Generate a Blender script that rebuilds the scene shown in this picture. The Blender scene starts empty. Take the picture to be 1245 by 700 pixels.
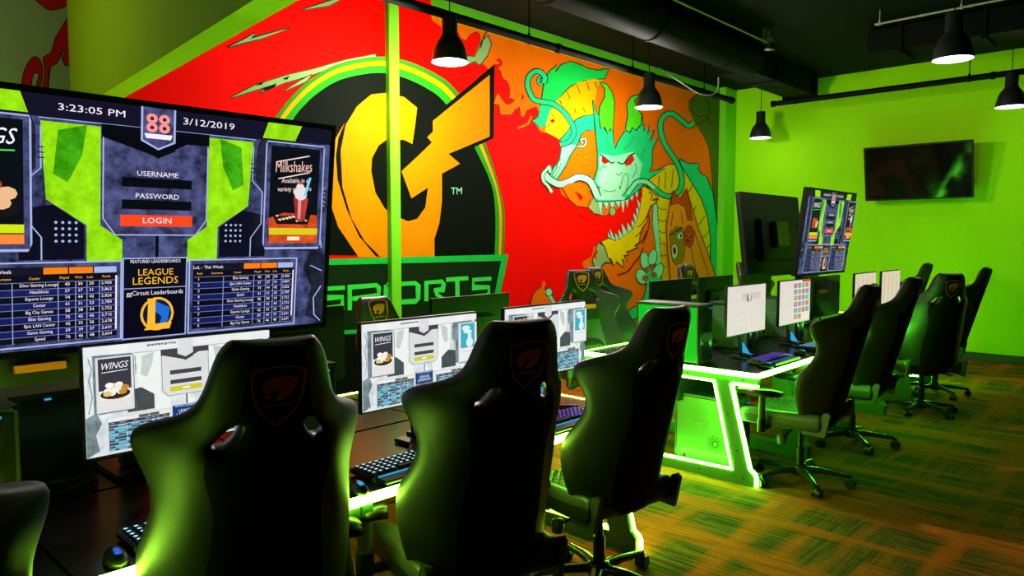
import bpy, bmesh, math, random
from mathutils import Vector, Matrix
random.seed(7)
PI = math.pi
col = bpy.context.scene.collection
sc = bpy.context.scene

# ------------------------------------------------------------------ camera
EYE = Vector((0, 0, 1.6))
YAW = math.radians(43.1)
PITCH = math.radians(3.81)
FPX = 886.0
F = Vector((-math.sin(YAW)*math.cos(PITCH), math.cos(YAW)*math.cos(PITCH), -math.sin(PITCH)))
R = Vector((math.cos(YAW), math.sin(YAW), 0))
U = R.cross(F)
cam_data = bpy.data.cameras.new('camera')
cam_data.lens = 36.0*FPX/1245.0
cam_data.sensor_width = 36.0
cam_data.clip_start = 0.05
cam = bpy.data.objects.new('camera', cam_data)
col.objects.link(cam)
cam.matrix_world = Matrix(((R.x, U.x, -F.x, EYE.x), (R.y, U.y, -F.y, EYE.y), (R.z, U.z, -F.z, EYE.z), (0, 0, 0, 1)))
sc.camera = cam
sc.view_settings.view_transform = 'Standard'
sc.view_settings.look = 'None'
sc.view_settings.gamma = 1.0
sc.view_settings.use_curve_mapping = False
sc.view_settings.exposure = 0.0

WALL_X = -5.62
BACK_Y = 11.2
CEIL = 4.0

def wall_point(px, py, X=WALL_X):
    """where the wall plane x = X is met by the sight line of a photo point"""
    d = F + R*((px-622.5)/FPX) + U*((350-py)/FPX)
    return EYE + d*((X-EYE.x)/d.x)

# --------------------------------------------------------------- materials
def mat(name, color, rough=0.6, metal=0.0, emit=None, strength=0.0, spec=0.5, bump=0.0, bscale=200.0):
    m = bpy.data.materials.new(name)
    m.use_nodes = True
    nt = m.node_tree
    b = nt.nodes['Principled BSDF']
    b.inputs['Base Color'].default_value = (*color, 1)
    b.inputs['Roughness'].default_value = rough
    b.inputs['Metallic'].default_value = metal
    b.inputs['Specular IOR Level'].default_value = spec
    if emit:
        b.inputs['Emission Color'].default_value = (*emit, 1)
        b.inputs['Emission Strength'].default_value = strength
    # a faint procedural variation on every surface
    if not emit:
        tc = nt.nodes.new('ShaderNodeTexCoord')
        nz = nt.nodes.new('ShaderNodeTexNoise')
        nz.inputs['Scale'].default_value = bscale if bump else 6.0
        nz.inputs['Detail'].default_value = 3
        nt.links.new(tc.outputs['Object'], nz.inputs['Vector'])
        if bump:
            bp = nt.nodes.new('ShaderNodeBump')
            bp.inputs['Strength'].default_value = bump
            bp.inputs['Distance'].default_value = 0.002
            nt.links.new(nz.outputs['Fac'], bp.inputs['Height'])
            nt.links.new(bp.outputs['Normal'], b.inputs['Normal'])
        else:
            mx = nt.nodes.new('ShaderNodeMix'); mx.data_type = 'RGBA'
            mx.inputs['A'].default_value = (*[c*0.88 for c in color], 1)
            mx.inputs['B'].default_value = (*[min(1, c*1.08) for c in color], 1)
            nt.links.new(nz.outputs['Fac'], mx.inputs['Factor'])
            nt.links.new(mx.outputs['Result'], b.inputs['Base Color'])
    return m

def glow(name, color, strength=1.0):
    return mat(name, (0.0, 0.0, 0.0), 0.5, emit=color, strength=strength, spec=0.2)

def s2l(c):
    return tuple((v/255.0/12.92 if v/255.0 <= 0.04045 else ((v/255.0+0.055)/1.055)**2.4) for v in c)

_gcache = {}
def scr(rgb, noise=0.0, strength=1.0):
    """lit screen colour given as display rgb 0-255"""
    k = (tuple(rgb), noise, strength)
    if k in _gcache: return _gcache[k]
    lin = s2l(rgb)
    m = glow('screen_colour', lin, strength)
    if noise:
        nt = m.node_tree; b = nt.nodes['Principled BSDF']
        tc = nt.nodes.new('ShaderNodeTexCoord'); nz = nt.nodes.new('ShaderNodeTexNoise')
        nz.inputs['Scale'].default_value = 16; nz.inputs['Detail'].default_value = 8; nz.inputs['Roughness'].default_value = 0.7
        nt.links.new(tc.outputs['Object'], nz.inputs['Vector'])
        rp = nt.nodes.new('ShaderNodeValToRGB')
        rp.color_ramp.elements[0].position = 0.35; rp.color_ramp.elements[1].position = 0.7
        rp.color_ramp.elements[0].color = (*[c*(1-noise) for c in lin], 1)
        rp.color_ramp.elements[1].color = (*[min(1, c*(1+noise*1.2)+0.03*noise) for c in lin], 1)
        nt.links.new(nz.outputs['Fac'], rp.inputs['Fac'])
        nt.links.new(rp.outputs['Color'], b.inputs['Emission Color'])
    _gcache[k] = m
    return m

M = {}
M['leather'] = mat('black_leather', (0.019, 0.019, 0.017), 0.42, bump=0.25, bscale=260)
M['fabric'] = mat('black_shell', (0.004, 0.004, 0.004), 0.8, spec=0.15, bump=0.3, bscale=400)
M['plastic'] = mat('black_plastic', (0.010, 0.010, 0.010), 0.38)
M['grey_plastic'] = mat('grey_plastic', (0.07, 0.075, 0.065), 0.4)
M['panel'] = mat('case_panel', (0.13, 0.22, 0.11), 0.35)
M['seat'] = mat('strip_lit_leather', (0.085, 0.085, 0.08), 0.38, bump=0.25, bscale=260)  # black leather made paler, desk strip light put into the colour
M['steel'] = mat('dark_steel', (0.05, 0.05, 0.05), 0.3, metal=0.8)
M['gloss'] = mat('black_gloss_base', (0.03, 0.03, 0.03), 0.18)
M['desk'] = mat('black_desk_top', (0.010, 0.010, 0.011), 0.25, spec=0.35)
M['frame'] = mat('desk_frame_paint', (0.07, 0.20, 0.06), 0.4)
M['orange'] = mat('orange_print', (0.90, 0.17, 0.03), 0.5)
M['dull_orange'] = mat('dull_orange_print', (0.62, 0.10, 0.02), 0.6)
M['led_y'] = glow('led_strip_lime', (0.42, 1.0, 0.05), 40)
M['led_g'] = glow('led_strip_green', (0.12, 1.0, 0.03), 78)
M['lamp'] = glow('lamp_diffuser', (0.80, 1.0, 0.95), 6)
M['enamel'] = mat('black_enamel', (0.012, 0.016, 0.016), 0.35)
M['white_in'] = mat('shade_inside', (0.7, 0.75, 0.72), 0.5)
M['pipe'] = mat('black_pipe', (0.003, 0.003, 0.003), 0.7, spec=0.1)
M['conduit'] = mat('pale_conduit', (0.35, 0.36, 0.30), 0.4)
M['duct'] = mat('black_duct_paint', (0.0015, 0.0024, 0.0013), 0.7, spec=0.10)
M['offscreen'] = mat('dark_screen_glass', (0.004, 0.004, 0.004), 0.08)
M['keyblue'] = glow('key_glow_blue', (0.35, 0.75, 1.0), 1.3)
M['keypurple'] = glow('key_glow_purple', (0.25, 0.12, 1.0), 1.2)
M['tvblack'] = mat('matt_black_casing', (0.004, 0.004, 0.004), 0.5, spec=0.25)
M['cyan'] = glow('cyan_glow', (0.03, 0.42, 0.72), 0.9)
M['blue'] = glow('blue_glow', (0.02, 0.13, 0.85), 0.8)
M['glass'] = mat('side_glass', (0.05, 0.09, 0.05), 0.1)

def pat_mat(name, build):
    m = bpy.data.materials.new(name); m.use_nodes = True
    build(m.node_tree, m.node_tree.nodes['Principled BSDF'])
    return m

def wall_paint(c1, c2):
    def f(nt, b):
        b.inputs['Roughness'].default_value = 0.75; b.inputs['Specular IOR Level'].default_value = 0.1
        tc = nt.nodes.new('ShaderNodeTexCoord'); n1 = nt.nodes.new('ShaderNodeTexNoise')
        n1.inputs['Scale'].default_value = 1.3; n1.inputs['Detail'].default_value = 6
        nt.links.new(tc.outputs['Object'], n1.inputs['Vector'])
        mx = nt.nodes.new('ShaderNodeMix'); mx.data_type = 'RGBA'
        mx.inputs['A'].default_value = (*c1, 1); mx.inputs['B'].default_value = (*c2, 1)
        nt.links.new(n1.outputs['Fac'], mx.inputs['Factor'])
        nt.links.new(mx.outputs['Result'], b.inputs['Base Color'])
        n2 = nt.nodes.new('ShaderNodeTexNoise'); n2.inputs['Scale'].default_value = 90
        nt.links.new(tc.outputs['Object'], n2.inputs['Vector'])
        bp = nt.nodes.new('ShaderNodeBump'); bp.inputs['Strength'].default_value = 0.25; bp.inputs['Distance'].default_value = 0.004
        nt.links.new(n2.outputs['Fac'], bp.inputs['Height']); nt.links.new(bp.outputs['Normal'], b.inputs['Normal'])
    return f
M['lime_wall'] = pat_mat('lime_wall_paint', wall_paint((0.29, 0.70, 0.0), (0.35, 0.78, 0.002)))
M['lime_trim'] = pat_mat('lime_trim_paint', wall_paint((0.14, 0.55, 0.01), (0.17, 0.60, 0.015)))
M['lit_soffit'] = pat_mat('lit_lime_underside', wall_paint((0.72, 0.95, 0.10), (0.76, 0.97, 0.14)))  # header underside: light from below put into a paler lime
M['grey_wall'] = pat_mat('grey_green_wall_paint', wall_paint((0.20, 0.24, 0.10), (0.26, 0.29, 0.15)))
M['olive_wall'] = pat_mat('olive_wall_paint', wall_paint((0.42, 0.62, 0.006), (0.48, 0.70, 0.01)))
M['dark_wall'] = pat_mat('dark_wall_paint', wall_paint((0.02, 0.024, 0.015), (0.03, 0.034, 0.02)))
M['ceiling'] = pat_mat('black_ceiling_paint', wall_paint((0.0012, 0.002, 0.0012), (0.003, 0.004, 0.003)))

def carpet(nt, b):
    b.inputs['Roughness'].default_value = 0.9
    b.inputs['Specular IOR Level'].default_value = 0.1
    L = nt.links.new; N = nt.nodes.new
    tc = N('ShaderNodeTexCoord')
    def mapped(sx, sy, rot=0.0):
        mp = N('ShaderNodeMapping'); mp.inputs['Scale'].default_value = (sx, sy, 1); mp.inputs['Rotation'].default_value = (0, 0, rot)
        L(tc.outputs['Object'], mp.inputs['Vector']); return mp
    def noise(mp, scale, det=4, rough=0.6):
        n = N('ShaderNodeTexNoise'); n.inputs['Scale'].default_value = scale; n.inputs['Detail'].default_value = det; n.inputs['Roughness'].default_value = rough
        L(mp.outputs['Vector'], n.inputs['Vector']); return n
    def mixc(fac, a, bb, t='MIX'):
        mx = N('ShaderNodeMix'); mx.data_type = 'RGBA'; mx.blend_type = t
        if isinstance(fac, float): mx.inputs['Factor'].default_value = fac
        else: L(fac, mx.inputs['Factor'])
        for k, v in (('A', a), ('B', bb)):
            if isinstance(v, tuple): mx.inputs[k].default_value = (*v, 1)
            else: L(v, mx.inputs[k])
        return mx.outputs['Result']
    def ramp(o, p0, p1):
        r = N('ShaderNodeValToRGB'); r.color_ramp.elements[0].position = p0; r.color_ramp.elements[1].position = p1
        L(o, r.inputs['Fac']); return r.outputs['Color']
    # checker of 0.9 m carpet fields: streaks run along x in one, along y in the next
    ck = N('ShaderNodeTexNoise'); ck.inputs['Scale'].default_value = 0.9; ck.inputs['Detail'].default_value = 0
    L(mapped(1.0, 1.6).outputs['Vector'], ck.inputs['Vector']); ckf = ramp(ck.outputs['Fac'], 0.44, 0.56)
    sx = noise(mapped(1.2, 26), 2.0); sy = noise(mapped(26, 1.2), 2.0)
    stre = N('ShaderNodeMix'); stre.data_type = 'FLOAT'
    L(ckf, stre.inputs['Factor']); L(sx.outputs['Fac'], stre.inputs['A']); L(sy.outputs['Fac'], stre.inputs['B'])
    base = mixc(ramp(stre.outputs['Result'], 0.38, 0.62), (0.075, 0.06, 0.006), (0.22, 0.13, 0.008))
    b1 = noise(mapped(0.35, 3.6), 1.3, 2); b2 = noise(mapped(3.8, 0.4), 1.3, 2)
    o1 = ramp(b1.outputs['Fac'], 0.46, 0.62); o2 = ramp(b2.outputs['Fac'], 0.48, 0.64)
    orange = (0.72, 0.14, 0.003)
    fibres = ramp(noise(mapped(40, 40), 3.0).outputs['Fac'], 0.3, 0.6)
    c = mixc(o1, base, mixc(0.85, base, orange)); c = mixc(o2, c, mixc(0.85, base, orange))
    c = mixc(0.35, c, fibres, 'MULTIPLY'); c = mixc(0.55, c, ramp(sx.outputs['Fac'], 0.30, 0.60), 'MULTIPLY')
    L(c, b.inputs['Base Color'])
    bp = N('ShaderNodeBump'); bp.inputs['Strength'].default_value = 0.5; bp.inputs['Distance'].default_value = 0.004
    L(stre.outputs['Result'], bp.inputs['Height']); L(bp.outputs['Normal'], b.inputs['Normal'])
M['carpet'] = pat_mat('streaked_carpet', carpet)

def quilt(nt, b):
    b.inputs['Roughness'].default_value = 0.4
    b.inputs['Base Color'].default_value = (0.10, 0.10, 0.09, 1)  # raised tone carries the strip light on the seat
    L = nt.links.new; N = nt.nodes.new
    tc = N('ShaderNodeTexCoord'); sep = N('ShaderNodeSeparateXYZ'); L(tc.outputs['Object'], sep.inputs[0])
    def m(op, a, v=None):
        n = N('ShaderNodeMath'); n.operation = op
        for i, q in enumerate((a, v)):
            if q is None: continue
            if isinstance(q, (int, float)): n.inputs[i].default_value = q
            else: L(q, n.inputs[i])
        return n.outputs[0]
    p = m('ADD', sep.outputs['X'], sep.outputs['Y']); q = m('SUBTRACT', sep.outputs['X'], sep.outputs['Y'])
    s1 = m('ABSOLUTE', m('SINE', m('MULTIPLY', p, 70))); s2 = m('ABSOLUTE', m('SINE', m('MULTIPLY', q, 70)))
    h = m('MINIMUM', s1, s2)
    bp = N('ShaderNodeBump'); bp.inputs['Strength'].default_value = 0.9; bp.inputs['Distance'].default_value = 0.012
    L(h, bp.inputs['Height']); L(bp.outputs['Normal'], b.inputs['Normal'])
M['quilt'] = pat_mat('quilted_leather', quilt)

def paint(name, rgb, rough=0.7):
    return mat(name, rgb, rough, spec=0.03)
P = {
 'red': paint('mural_red', (0.95, 0.002, 0.0)), 'orange': paint('mural_orange', (0.80, 0.125, 0.0)),
 'amber': paint('mural_amber', (0.72, 0.20, 0.0)), 'black': paint('mural_black', (0.0025, 0.004, 0.002)),
 'line': paint('mural_outline', (0.01, 0.03, 0.012)), 'redline': paint('mural_red_outline', (0.22, 0.01, 0.005)),
 'green': paint('mural_green', (0.008, 0.50, 0.065)), 'jade': paint('mural_jade', (0.012, 0.50, 0.17)),
 'mint': paint('mural_mint', (0.22, 0.62, 0.36)), 'pale': paint('mural_pale', (0.32, 0.60, 0.42)),
 'lime': paint('mural_lime', (0.07, 0.58, 0.01)), 'yellow': paint('mural_yellow', (0.75, 0.48, 0.0)),
 'gold': paint('mural_gold', (0.68, 0.31, 0.0)), 'ring': paint('mural_ring_green', (0.03, 0.20, 0.01)),
 'ring2': paint('mural_ring_green_bright', (0.02, 0.28, 0.01)), 'banner': paint('mural_banner', (0.006, 0.018, 0.004)),
 'bannerline': paint('mural_banner_edge', (0.01, 0.42, 0.05)), 'letter': paint('mural_letter', (0.04, 0.60, 0.06)),
 'sage': paint('mural_sage', (0.24, 0.35, 0.12)), 'olive': paint('mural_olive', (0.07, 0.12, 0.006)),
 'brown': paint('mural_brown', (0.30, 0.14, 0.006)), 'rust': paint('mural_rust', (0.50, 0.06, 0.006)),
 'hair': paint('mural_hair', (0.85, 0.22, 0.006)), 'wine': paint('mural_dark_red', (0.42, 0.008, 0.008)),
 'stripe_green': paint('mural_stripe_green', (0.10, 0.42, 0.01)), 'flame': paint('mural_scarlet', (0.95, 0.05, 0.0)),
}

# ---------------------------------------------------------------- mesh kit
class MB:
    """collects shapes and links them as one mesh object"""
    def __init__(self): self.v = []; self.f = []; self.mi = []; self.m = []; self.sm = []
    def _m(self, m):
        if m not in self.m: self.m.append(m)
        return self.m.index(m)
    def add(self, vs, fs, m, smooth=False):
        o = len(self.v); self.v += [tuple(x) for x in vs]; k = self._m(m)
        for f in fs: self.f.append([i+o for i in f]); self.mi.append(k); self.sm.append(smooth)
        return self
    def box(self, c, s, m, rot=None, bev=0.0):
        bm = bmesh.new(); bmesh.ops.create_cube(bm, size=1.0)
        for v in bm.verts: v.co = Vector((v.co.x*s[0], v.co.y*s[1], v.co.z*s[2]))
        if bev: bmesh.ops.bevel(bm, geom=bm.edges[:], offset=min(bev, min(s)*0.45), segments=2, affect='EDGES')
        self.bm(bm, m, Matrix.Translation(c) @ (rot.to_4x4() if rot else Matrix())); return self
    def bm(self, bm, m, mtx=None, smooth=False):
        bm.verts.index_update()
        mtx = mtx or Matrix()
        self.add([mtx @ v.co for v in bm.verts], [[v.index for v in f.verts] for f in bm.faces], m, smooth); bm.free()
    def tube(self, pts, r, m, n=10, caps=True, flat=None):
        pts = [Vector(p) for p in pts]; rs = r if isinstance(r, (list, tuple)) else [r]*len(pts)
        vs = []; up = None
        for i, p in enumerate(pts):
            d = (pts[min(i+1, len(pts)-1)]-pts[max(i-1, 0)]).normalized()
            if up is None: up = Vector((0, 0, 1)) if abs(d.z) < 0.9 else Vector((1, 0, 0))
            a = d.cross(up).normalized(); b = a.cross(d).normalized(); up = b
            for k in range(n):
                t = 2*PI*k/n; vs.append(p + a*math.cos(t)*rs[i] + b*math.sin(t)*rs[i]*(flat or 1))
        fs = []
        for i in range(len(pts)-1):
            for k in range(n): fs.append([i*n+k, i*n+(k+1) % n, (i+1)*n+(k+1) % n, (i+1)*n+k])
        self.add(vs, fs, m, True)
        if caps:
            self.add(vs[:n], [list(range(n))[::-1]], m); self.add(vs[-n:], [list(range(n))], m)
        return self
    def lathe(self, prof, c, m, n=28, smooth=True):
        c = Vector(c); vs = []; fs = []
        for (r, z) in prof:
            for k in range(n): t = 2*PI*k/n; vs.append(c+Vector((r*math.cos(t), r*math.sin(t), z)))
        for i in range(len(prof)-1):
            for k in range(n): fs.append([i*n+k, i*n+(k+1) % n, (i+1)*n+(k+1) % n, (i+1)*n+k])
        self.add(vs, fs, m, smooth); return self
    def disc(self, c, r, m, n=28):
        c = Vector(c); self.add([c+Vector((r*math.cos(2*PI*k/n), r*math.sin(2*PI*k/n), 0)) for k in range(n)], [list(range(n))], m); return self
    def prism(self, poly, lo, hi, m, axis='y'):
        """poly of 2-D points swept between lo and hi along an axis"""
        def P3(a, b, t): return {'y': (a, t, b), 'x': (t, a, b), 'z': (a, b, t)}[axis]
        n = len(poly)
        vs = [P3(a, b, lo) for a, b in poly]+[P3(a, b, hi) for a, b in poly]
        bm = bmesh.new(); bv = [bm.verts.new(v) for v in vs]
        bm.faces.new(bv[:n]); bm.faces.new(bv[n:][::-1])
        for i in range(n): bm.faces.new([bv[i], bv[i+n], bv[(i+1) % n+n], bv[(i+1) % n]])
        for f in bm.faces: f.normal_update()
        bmesh.ops.triangulate(bm, faces=[f for f in bm.faces if len(f.verts) > 4], ngon_method='EAR_CLIP')
        bmesh.ops.recalc_face_normals(bm, faces=bm.faces[:])
        self.bm(bm, m); return self
    def build(self, name, parent=None, loc=None, rot=None, subsurf=0, bevel=0.0):
        me = bpy.data.meshes.new(name)
        me.from_pydata(self.v, [], self.f); 
        for m in self.m: me.materials.append(m)
        me.polygons.foreach_set('material_index', self.mi)
        me.polygons.foreach_set('use_smooth', [s or subsurf > 0 for s in self.sm])
        me.update()
        o = bpy.data.objects.new(name, me); col.objects.link(o)
        if parent: o.parent = parent
        if loc is not None: o.location = loc
        if rot is not None: o.rotation_euler = rot
        if subsurf:
            md = o.modifiers.new('s', 'SUBSURF'); md.levels = subsurf; md.render_levels = subsurf
        if bevel:
            md = o.modifiers.new('b', 'BEVEL'); md.width = bevel; md.segments = 2; md.limit_method = 'ANGLE'
        if o.modifiers:
            dg = bpy.context.evaluated_depsgraph_get(); dg.update()
            me2 = bpy.data.meshes.new_from_object(o.evaluated_get(dg)); o.modifiers.clear(); me2.name = name; o.data = me2
        return o

def tag(o, label=None, cat=None, group=None, kind=None):
    if label: o['label'] = label
    if cat: o['category'] = cat
    if group: o['group'] = group
    if kind: o['kind'] = kind
    return o
def thing(name, label, cat, loc=(0, 0, 0), rz=0.0, group=None):
    o = bpy.data.objects.new(name, None); o.empty_display_size = 0.1; col.objects.link(o)
    o.location = loc; o.rotation_euler = (0, 0, rz); tag(o, label, cat, group); return o
def kids(o): return [c for c in bpy.data.objects if c.parent == o]
def copy_tree(o, parent=None):
    c = o.copy(); col.objects.link(c); c.parent = parent
    for ch in kids(o): copy_tree(ch, c)
    return c
def dup(root, loc, rz, label, group=None):
    c = copy_tree(root); c.location = loc; c.rotation_euler = (0, 0, rz); c['label'] = label
    if group: c['group'] = group
    return c
def spline(pts, n=6, closed=False):
    out = []; N = len(pts)
    g = (lambda i: pts[i % N]) if closed else (lambda i: pts[max(0, min(N-1, i))])
    for i in range(N if closed else N-1):
        p0, p1, p2, p3 = g(i-1), g(i), g(i+1), g(i+2)
        for k in range(n):
            t = k/n
            out.append(tuple(0.5*((2*p1[j])+(-p0[j]+p2[j])*t+(2*p0[j]-5*p1[j]+4*p2[j]-p3[j])*t*t+(-p0[j]+3*p1[j]-3*p2[j]+p3[j])*t**3) for j in range(len(p1))))
    if not closed: out.append(tuple(pts[-1]))
    return out

_tc = {}
def text_mesh(s):
    if s in _tc: return _tc[s]
    cu = bpy.data.curves.new('t', 'FONT'); cu.body = s; cu.size = 1; cu.resolution_u = 2; cu.offset = 0.0; cu.align_x = 'CENTER'; cu.align_y = 'CENTER'
    ob = bpy.data.objects.new('t', cu); me = bpy.data.meshes.new_from_object(ob)
    r = ([(v.co.x, v.co.y) for v in me.vertices], [list(p.vertices) for p in me.polygons])
    bpy.data.objects.remove(ob); bpy.data.curves.remove(cu); bpy.data.meshes.remove(me)
    _tc[s] = r; return r

class Flat:
    """flat paint or print: layered polygons in a drawing plane, mapped on to a real surface by fn(a, b, depth)"""
    def __init__(self, fn, step=0.00006): self.fn = fn; self.mb = MB(); self.d = 0; self.step = step
    def poly(self, pts, m, smooth=False, outline=None, w=2.0):
        w *= 1.15
        if smooth: pts = spline(pts, 5, True)
        if outline: self.line(list(pts)+[pts[0], pts[1]], outline, w)
        self.d += 1; d = self.d*self.step
        bm = bmesh.new()
        vs = [bm.verts.new(self.fn(a, b, d)) for a, b in pts]
        f = bm.faces.new(vs); f.normal_update(); bmesh.ops.triangulate(bm, faces=[f], ngon_method='EAR_CLIP')
        self.mb.bm(bm, m); return self
    def line(self, pts, m, w=1.6, smooth=False, taper=False):
        if smooth: pts = spline(pts, 6)
        self.d += 1; d = self.d*self.step
        vs = []; fs = []; n = len(pts)
        for i, p in enumerate(pts):
            a = pts[max(0, i-1)]; b = pts[min(n-1, i+1)]
            tx, ty = b[0]-a[0], b[1]-a[1]; l = math.hypot(tx, ty) or 1; nx, ny = -ty/l, tx/l
            ww = w/2*((1-i/(n-1))*0.9+0.1 if taper else 1)
            # mitre
            if 0 < i < n-1:
                t1 = (p[0]-a[0], p[1]-a[1]); l1 = math.hypot(*t1) or 1
                c = abs((-t1[1]/l1)*nx+(t1[0]/l1)*ny); ww /= max(c, 0.6)
            vs += [self.fn(p[0]+nx*ww, p[1]+ny*ww, d), self.fn(p[0]-nx*ww, p[1]-ny*ww, d)]
        for i in range(n-1): fs.append([2*i, 2*i+1, 2*i+3, 2*i+2])
        self.mb.add(vs, fs, m); return self
    def rope(self, pts, m, w, ol, ow=1.4, taper=False):
        self.line(pts, ol, w+2*ow, True, taper); self.line(pts, m, w, True, taper); return self
    def rect(self, a0, b0, a1, b1, m): return self.poly([(a0, b0), (a1, b0), (a1, b1), (a0, b1)], m)
    def ell(self, a, b, ra, rb, m, n=18, outline=None, rot=0, w=1.4):
        c, s = math.cos(rot), math.sin(rot)
        pts = [(a+ra*math.cos(2*PI*k/n)*c-rb*math.sin(2*PI*k/n)*s, b+ra*math.cos(2*PI*k/n)*s+rb*math.sin(2*PI*k/n)*c) for k in range(n)]
        return self.poly(pts, m, outline=outline, w=w)
    def text(self, s, a, b, h, m, xs=1.0, flip=-1, shear=0.0, slope=0.0):
        vs, fs = text_mesh(s); self.d += 1; d = self.d*self.step
        self.mb.add([self.fn(a+(x*xs+y*shear)*h, b+flip*y*h+slope*x*xs*h, d) for x, y in vs], fs, m); return self
    def build(self, name, parent=None, **k): return self.mb.build(name, parent, **k)

# ============================================================ ROOM SHELL
def struct(o): tag(o, kind='structure'); return o
RX = 5.0; FY = -3.0
struct(MB().box(((WALL_X+RX)/2, (FY+BACK_Y)/2, -0.05), (RX-WALL_X+0.4, BACK_Y-FY+0.4, 0.1), M['carpet']).build('floor'))
struct(MB().box(((WALL_X+RX)/2, (FY+BACK_Y)/2, CEIL+0.06), (RX-WALL_X+0.4, BACK_Y-FY+0.4, 0.12), M['ceiling']).build('ceiling'))
struct(MB().box((WALL_X-0.1, (FY+BACK_Y)/2, CEIL/2), (0.2, BACK_Y-FY+0.4, CEIL), M['grey_wall']).build('wall_left'))
struct(MB().box(((WALL_X+RX)/2, BACK_Y+0.1, CEIL/2), (RX-WALL_X, 0.2, CEIL), M['lime_wall']).build('wall_back'))
struct(MB().box((RX+0.1, (FY+BACK_Y)/2, CEIL/2), (0.2, BACK_Y-FY, CEIL), M['dark_wall']).build('wall_right'))
struct(MB().box(((WALL_X+RX)/2, FY-0.1, CEIL/2), (RX-WALL_X, 0.2, CEIL), M['dark_wall']).build('wall_front'))
struct(MB().box(((WALL_X+RX)/2, BACK_Y-0.012, 0.055), (RX-WALL_X, 0.022, 0.11), M['enamel'], bev=0.006).build('baseboard_back'))
# partition header that crosses the room above the big screen
a = Vector((WALL_X, 1.62, 0)); dirb = Vector((0.9952, -0.098, 0)); nb = Vector((0.098, 0.9952, 0))
q0, q1 = a-dirb*0.02, a+dirb*7.5
bb = MB(); bz0, bz1 = 2.45, CEIL
ring = [q0, q1, q1+nb*0.12, q0+nb*0.12]
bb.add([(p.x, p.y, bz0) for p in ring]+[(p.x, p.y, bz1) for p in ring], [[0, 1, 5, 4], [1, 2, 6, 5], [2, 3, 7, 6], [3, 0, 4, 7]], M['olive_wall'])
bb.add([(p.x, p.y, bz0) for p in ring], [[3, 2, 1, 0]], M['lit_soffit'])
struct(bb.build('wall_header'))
# narrow pilaster on the mural wall and the corner pier
struct(MB().box((WALL_X+0.03, 4.325, (CEIL-0.02)/2), (0.07, 0.115, CEIL-0.02), M['lime_trim'], bev=0.004).build('trim_1'))
struct(MB().box((WALL_X+0.05, (10.83+BACK_Y)/2, CEIL/2), (0.12, BACK_Y-10.83, CEIL), M['lime_trim'], bev=0.005).build('trim_2'))

# ================================================================= MURAL
def wp(px, py, d):
    v = wall_point(px, py); v.x += d+0.001; return v
mural = thing('mural', 'huge painted wall mural of a round logo and a green dragon on red and orange', 'mural', (WALL_X, 6.2, 0))
def mural_part(fl, name):
    o = fl.build(name); o.parent = mural; o.matrix_parent_inverse = Matrix.Translation(-Vector(mural.location)); return o
bg = Flat(wp)
def yz(y, z): # world wall coordinates back to drawing coordinates
    v = Vector((WALL_X, y, z))-EYE; return (622.5+FPX*v.dot(R)/v.dot(F), 350-FPX*v.dot(U)/v.dot(F))
bg.poly([yz(1.80, 0.1), yz(10.83, 0.1), yz(10.83, 3.99), yz(1.80, 3.99)], P['red'])
bg.poly([(524, 2), (525, 24), (534, 34), (532, 48), (545, 58), (560, 64), (590, 80), (599, 90), (600, 127), (606, 128), (608, 140), (622, 140), (626, 134), (631, 130), (633, 142), (638, 142), (641, 134), (652, 130), (655, 138), (648, 146), (657, 160), (675, 163), (682, 175), (681, 192), (676, 210), (680, 226), (683, 236), (692, 243), (701, 252), (712, 252), (722, 258), (735, 262), (757, 250), (779, 228), (779, 248), (770, 270), (752, 292), (735, 295), (722, 300), (719, 312), (708, 318), (711, 330), (704, 340), (703, 360), (700, 374), (697, 350), (694, 333), (691, 345), (692, 372), (688, 440), (680, 520), (876, 520), (876, 112)], P['orange'])
y524 = wall_point(524, 3).y
def band(z0, z1, m, y0=y524): bg.poly([yz(y0, z0), yz(10.83, z0), yz(10.83, z1), yz(y0, z1)], m)
band(3.86, 3.99, P['stripe_green']); band(3.80, 3.86, P['gold'])
bg.poly([(556, 40), (560, 47), (567, 50), (572, 43), (580, 40), (583, 48), (579, 58), (574, 68), (566, 70), (548, 66), (545, 50), (550, 38)], P['red'], True, P['redline'])
bg.poly([(527, 26), (536, 32), (538, 46), (531, 52), (534, 60), (560, 78), (590, 80), (575, 66), (545, 55), (524, 90), (522, 20)], P['red'])
bg.poly([(566, 68), (577, 69), (582, 60), (586, 50), (593, 44), (597, 54), (592, 68), (583, 79), (577, 74), (570, 78)], P['sage'], False, P['line'])
bg.line([(584, 58), (588, 45), (592, 38), (596, 36)], P['line'], 1.5)
bg.poly([(600, 84), (607, 86), (610, 95), (616, 100), (619, 110), (618, 119), (624, 122), (617, 126), (612, 121), (606, 113), (602, 117), (599, 122)], P['red'], True, P['redline'])
bg.rope([(601, 79), (606, 80), (609, 77), (607, 73), (604, 74)], P['red'], 2.2, P['redline'], 0.6)
bg.line([(600, 127), (606, 128), (608, 140), (622, 140), (626, 134), (631, 130), (633, 142), (638, 142), (641, 134), (652, 130), (655, 138), (648, 146)], P['redline'], 1.2)
bg.line([(634, 121), (636, 117), (634, 115)], P['redline'], 2)
bg.rope([(629, 156), (636, 153), (642, 150), (646, 141)], P['orange'], 2.5, P['redline'], 0.6)
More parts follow.
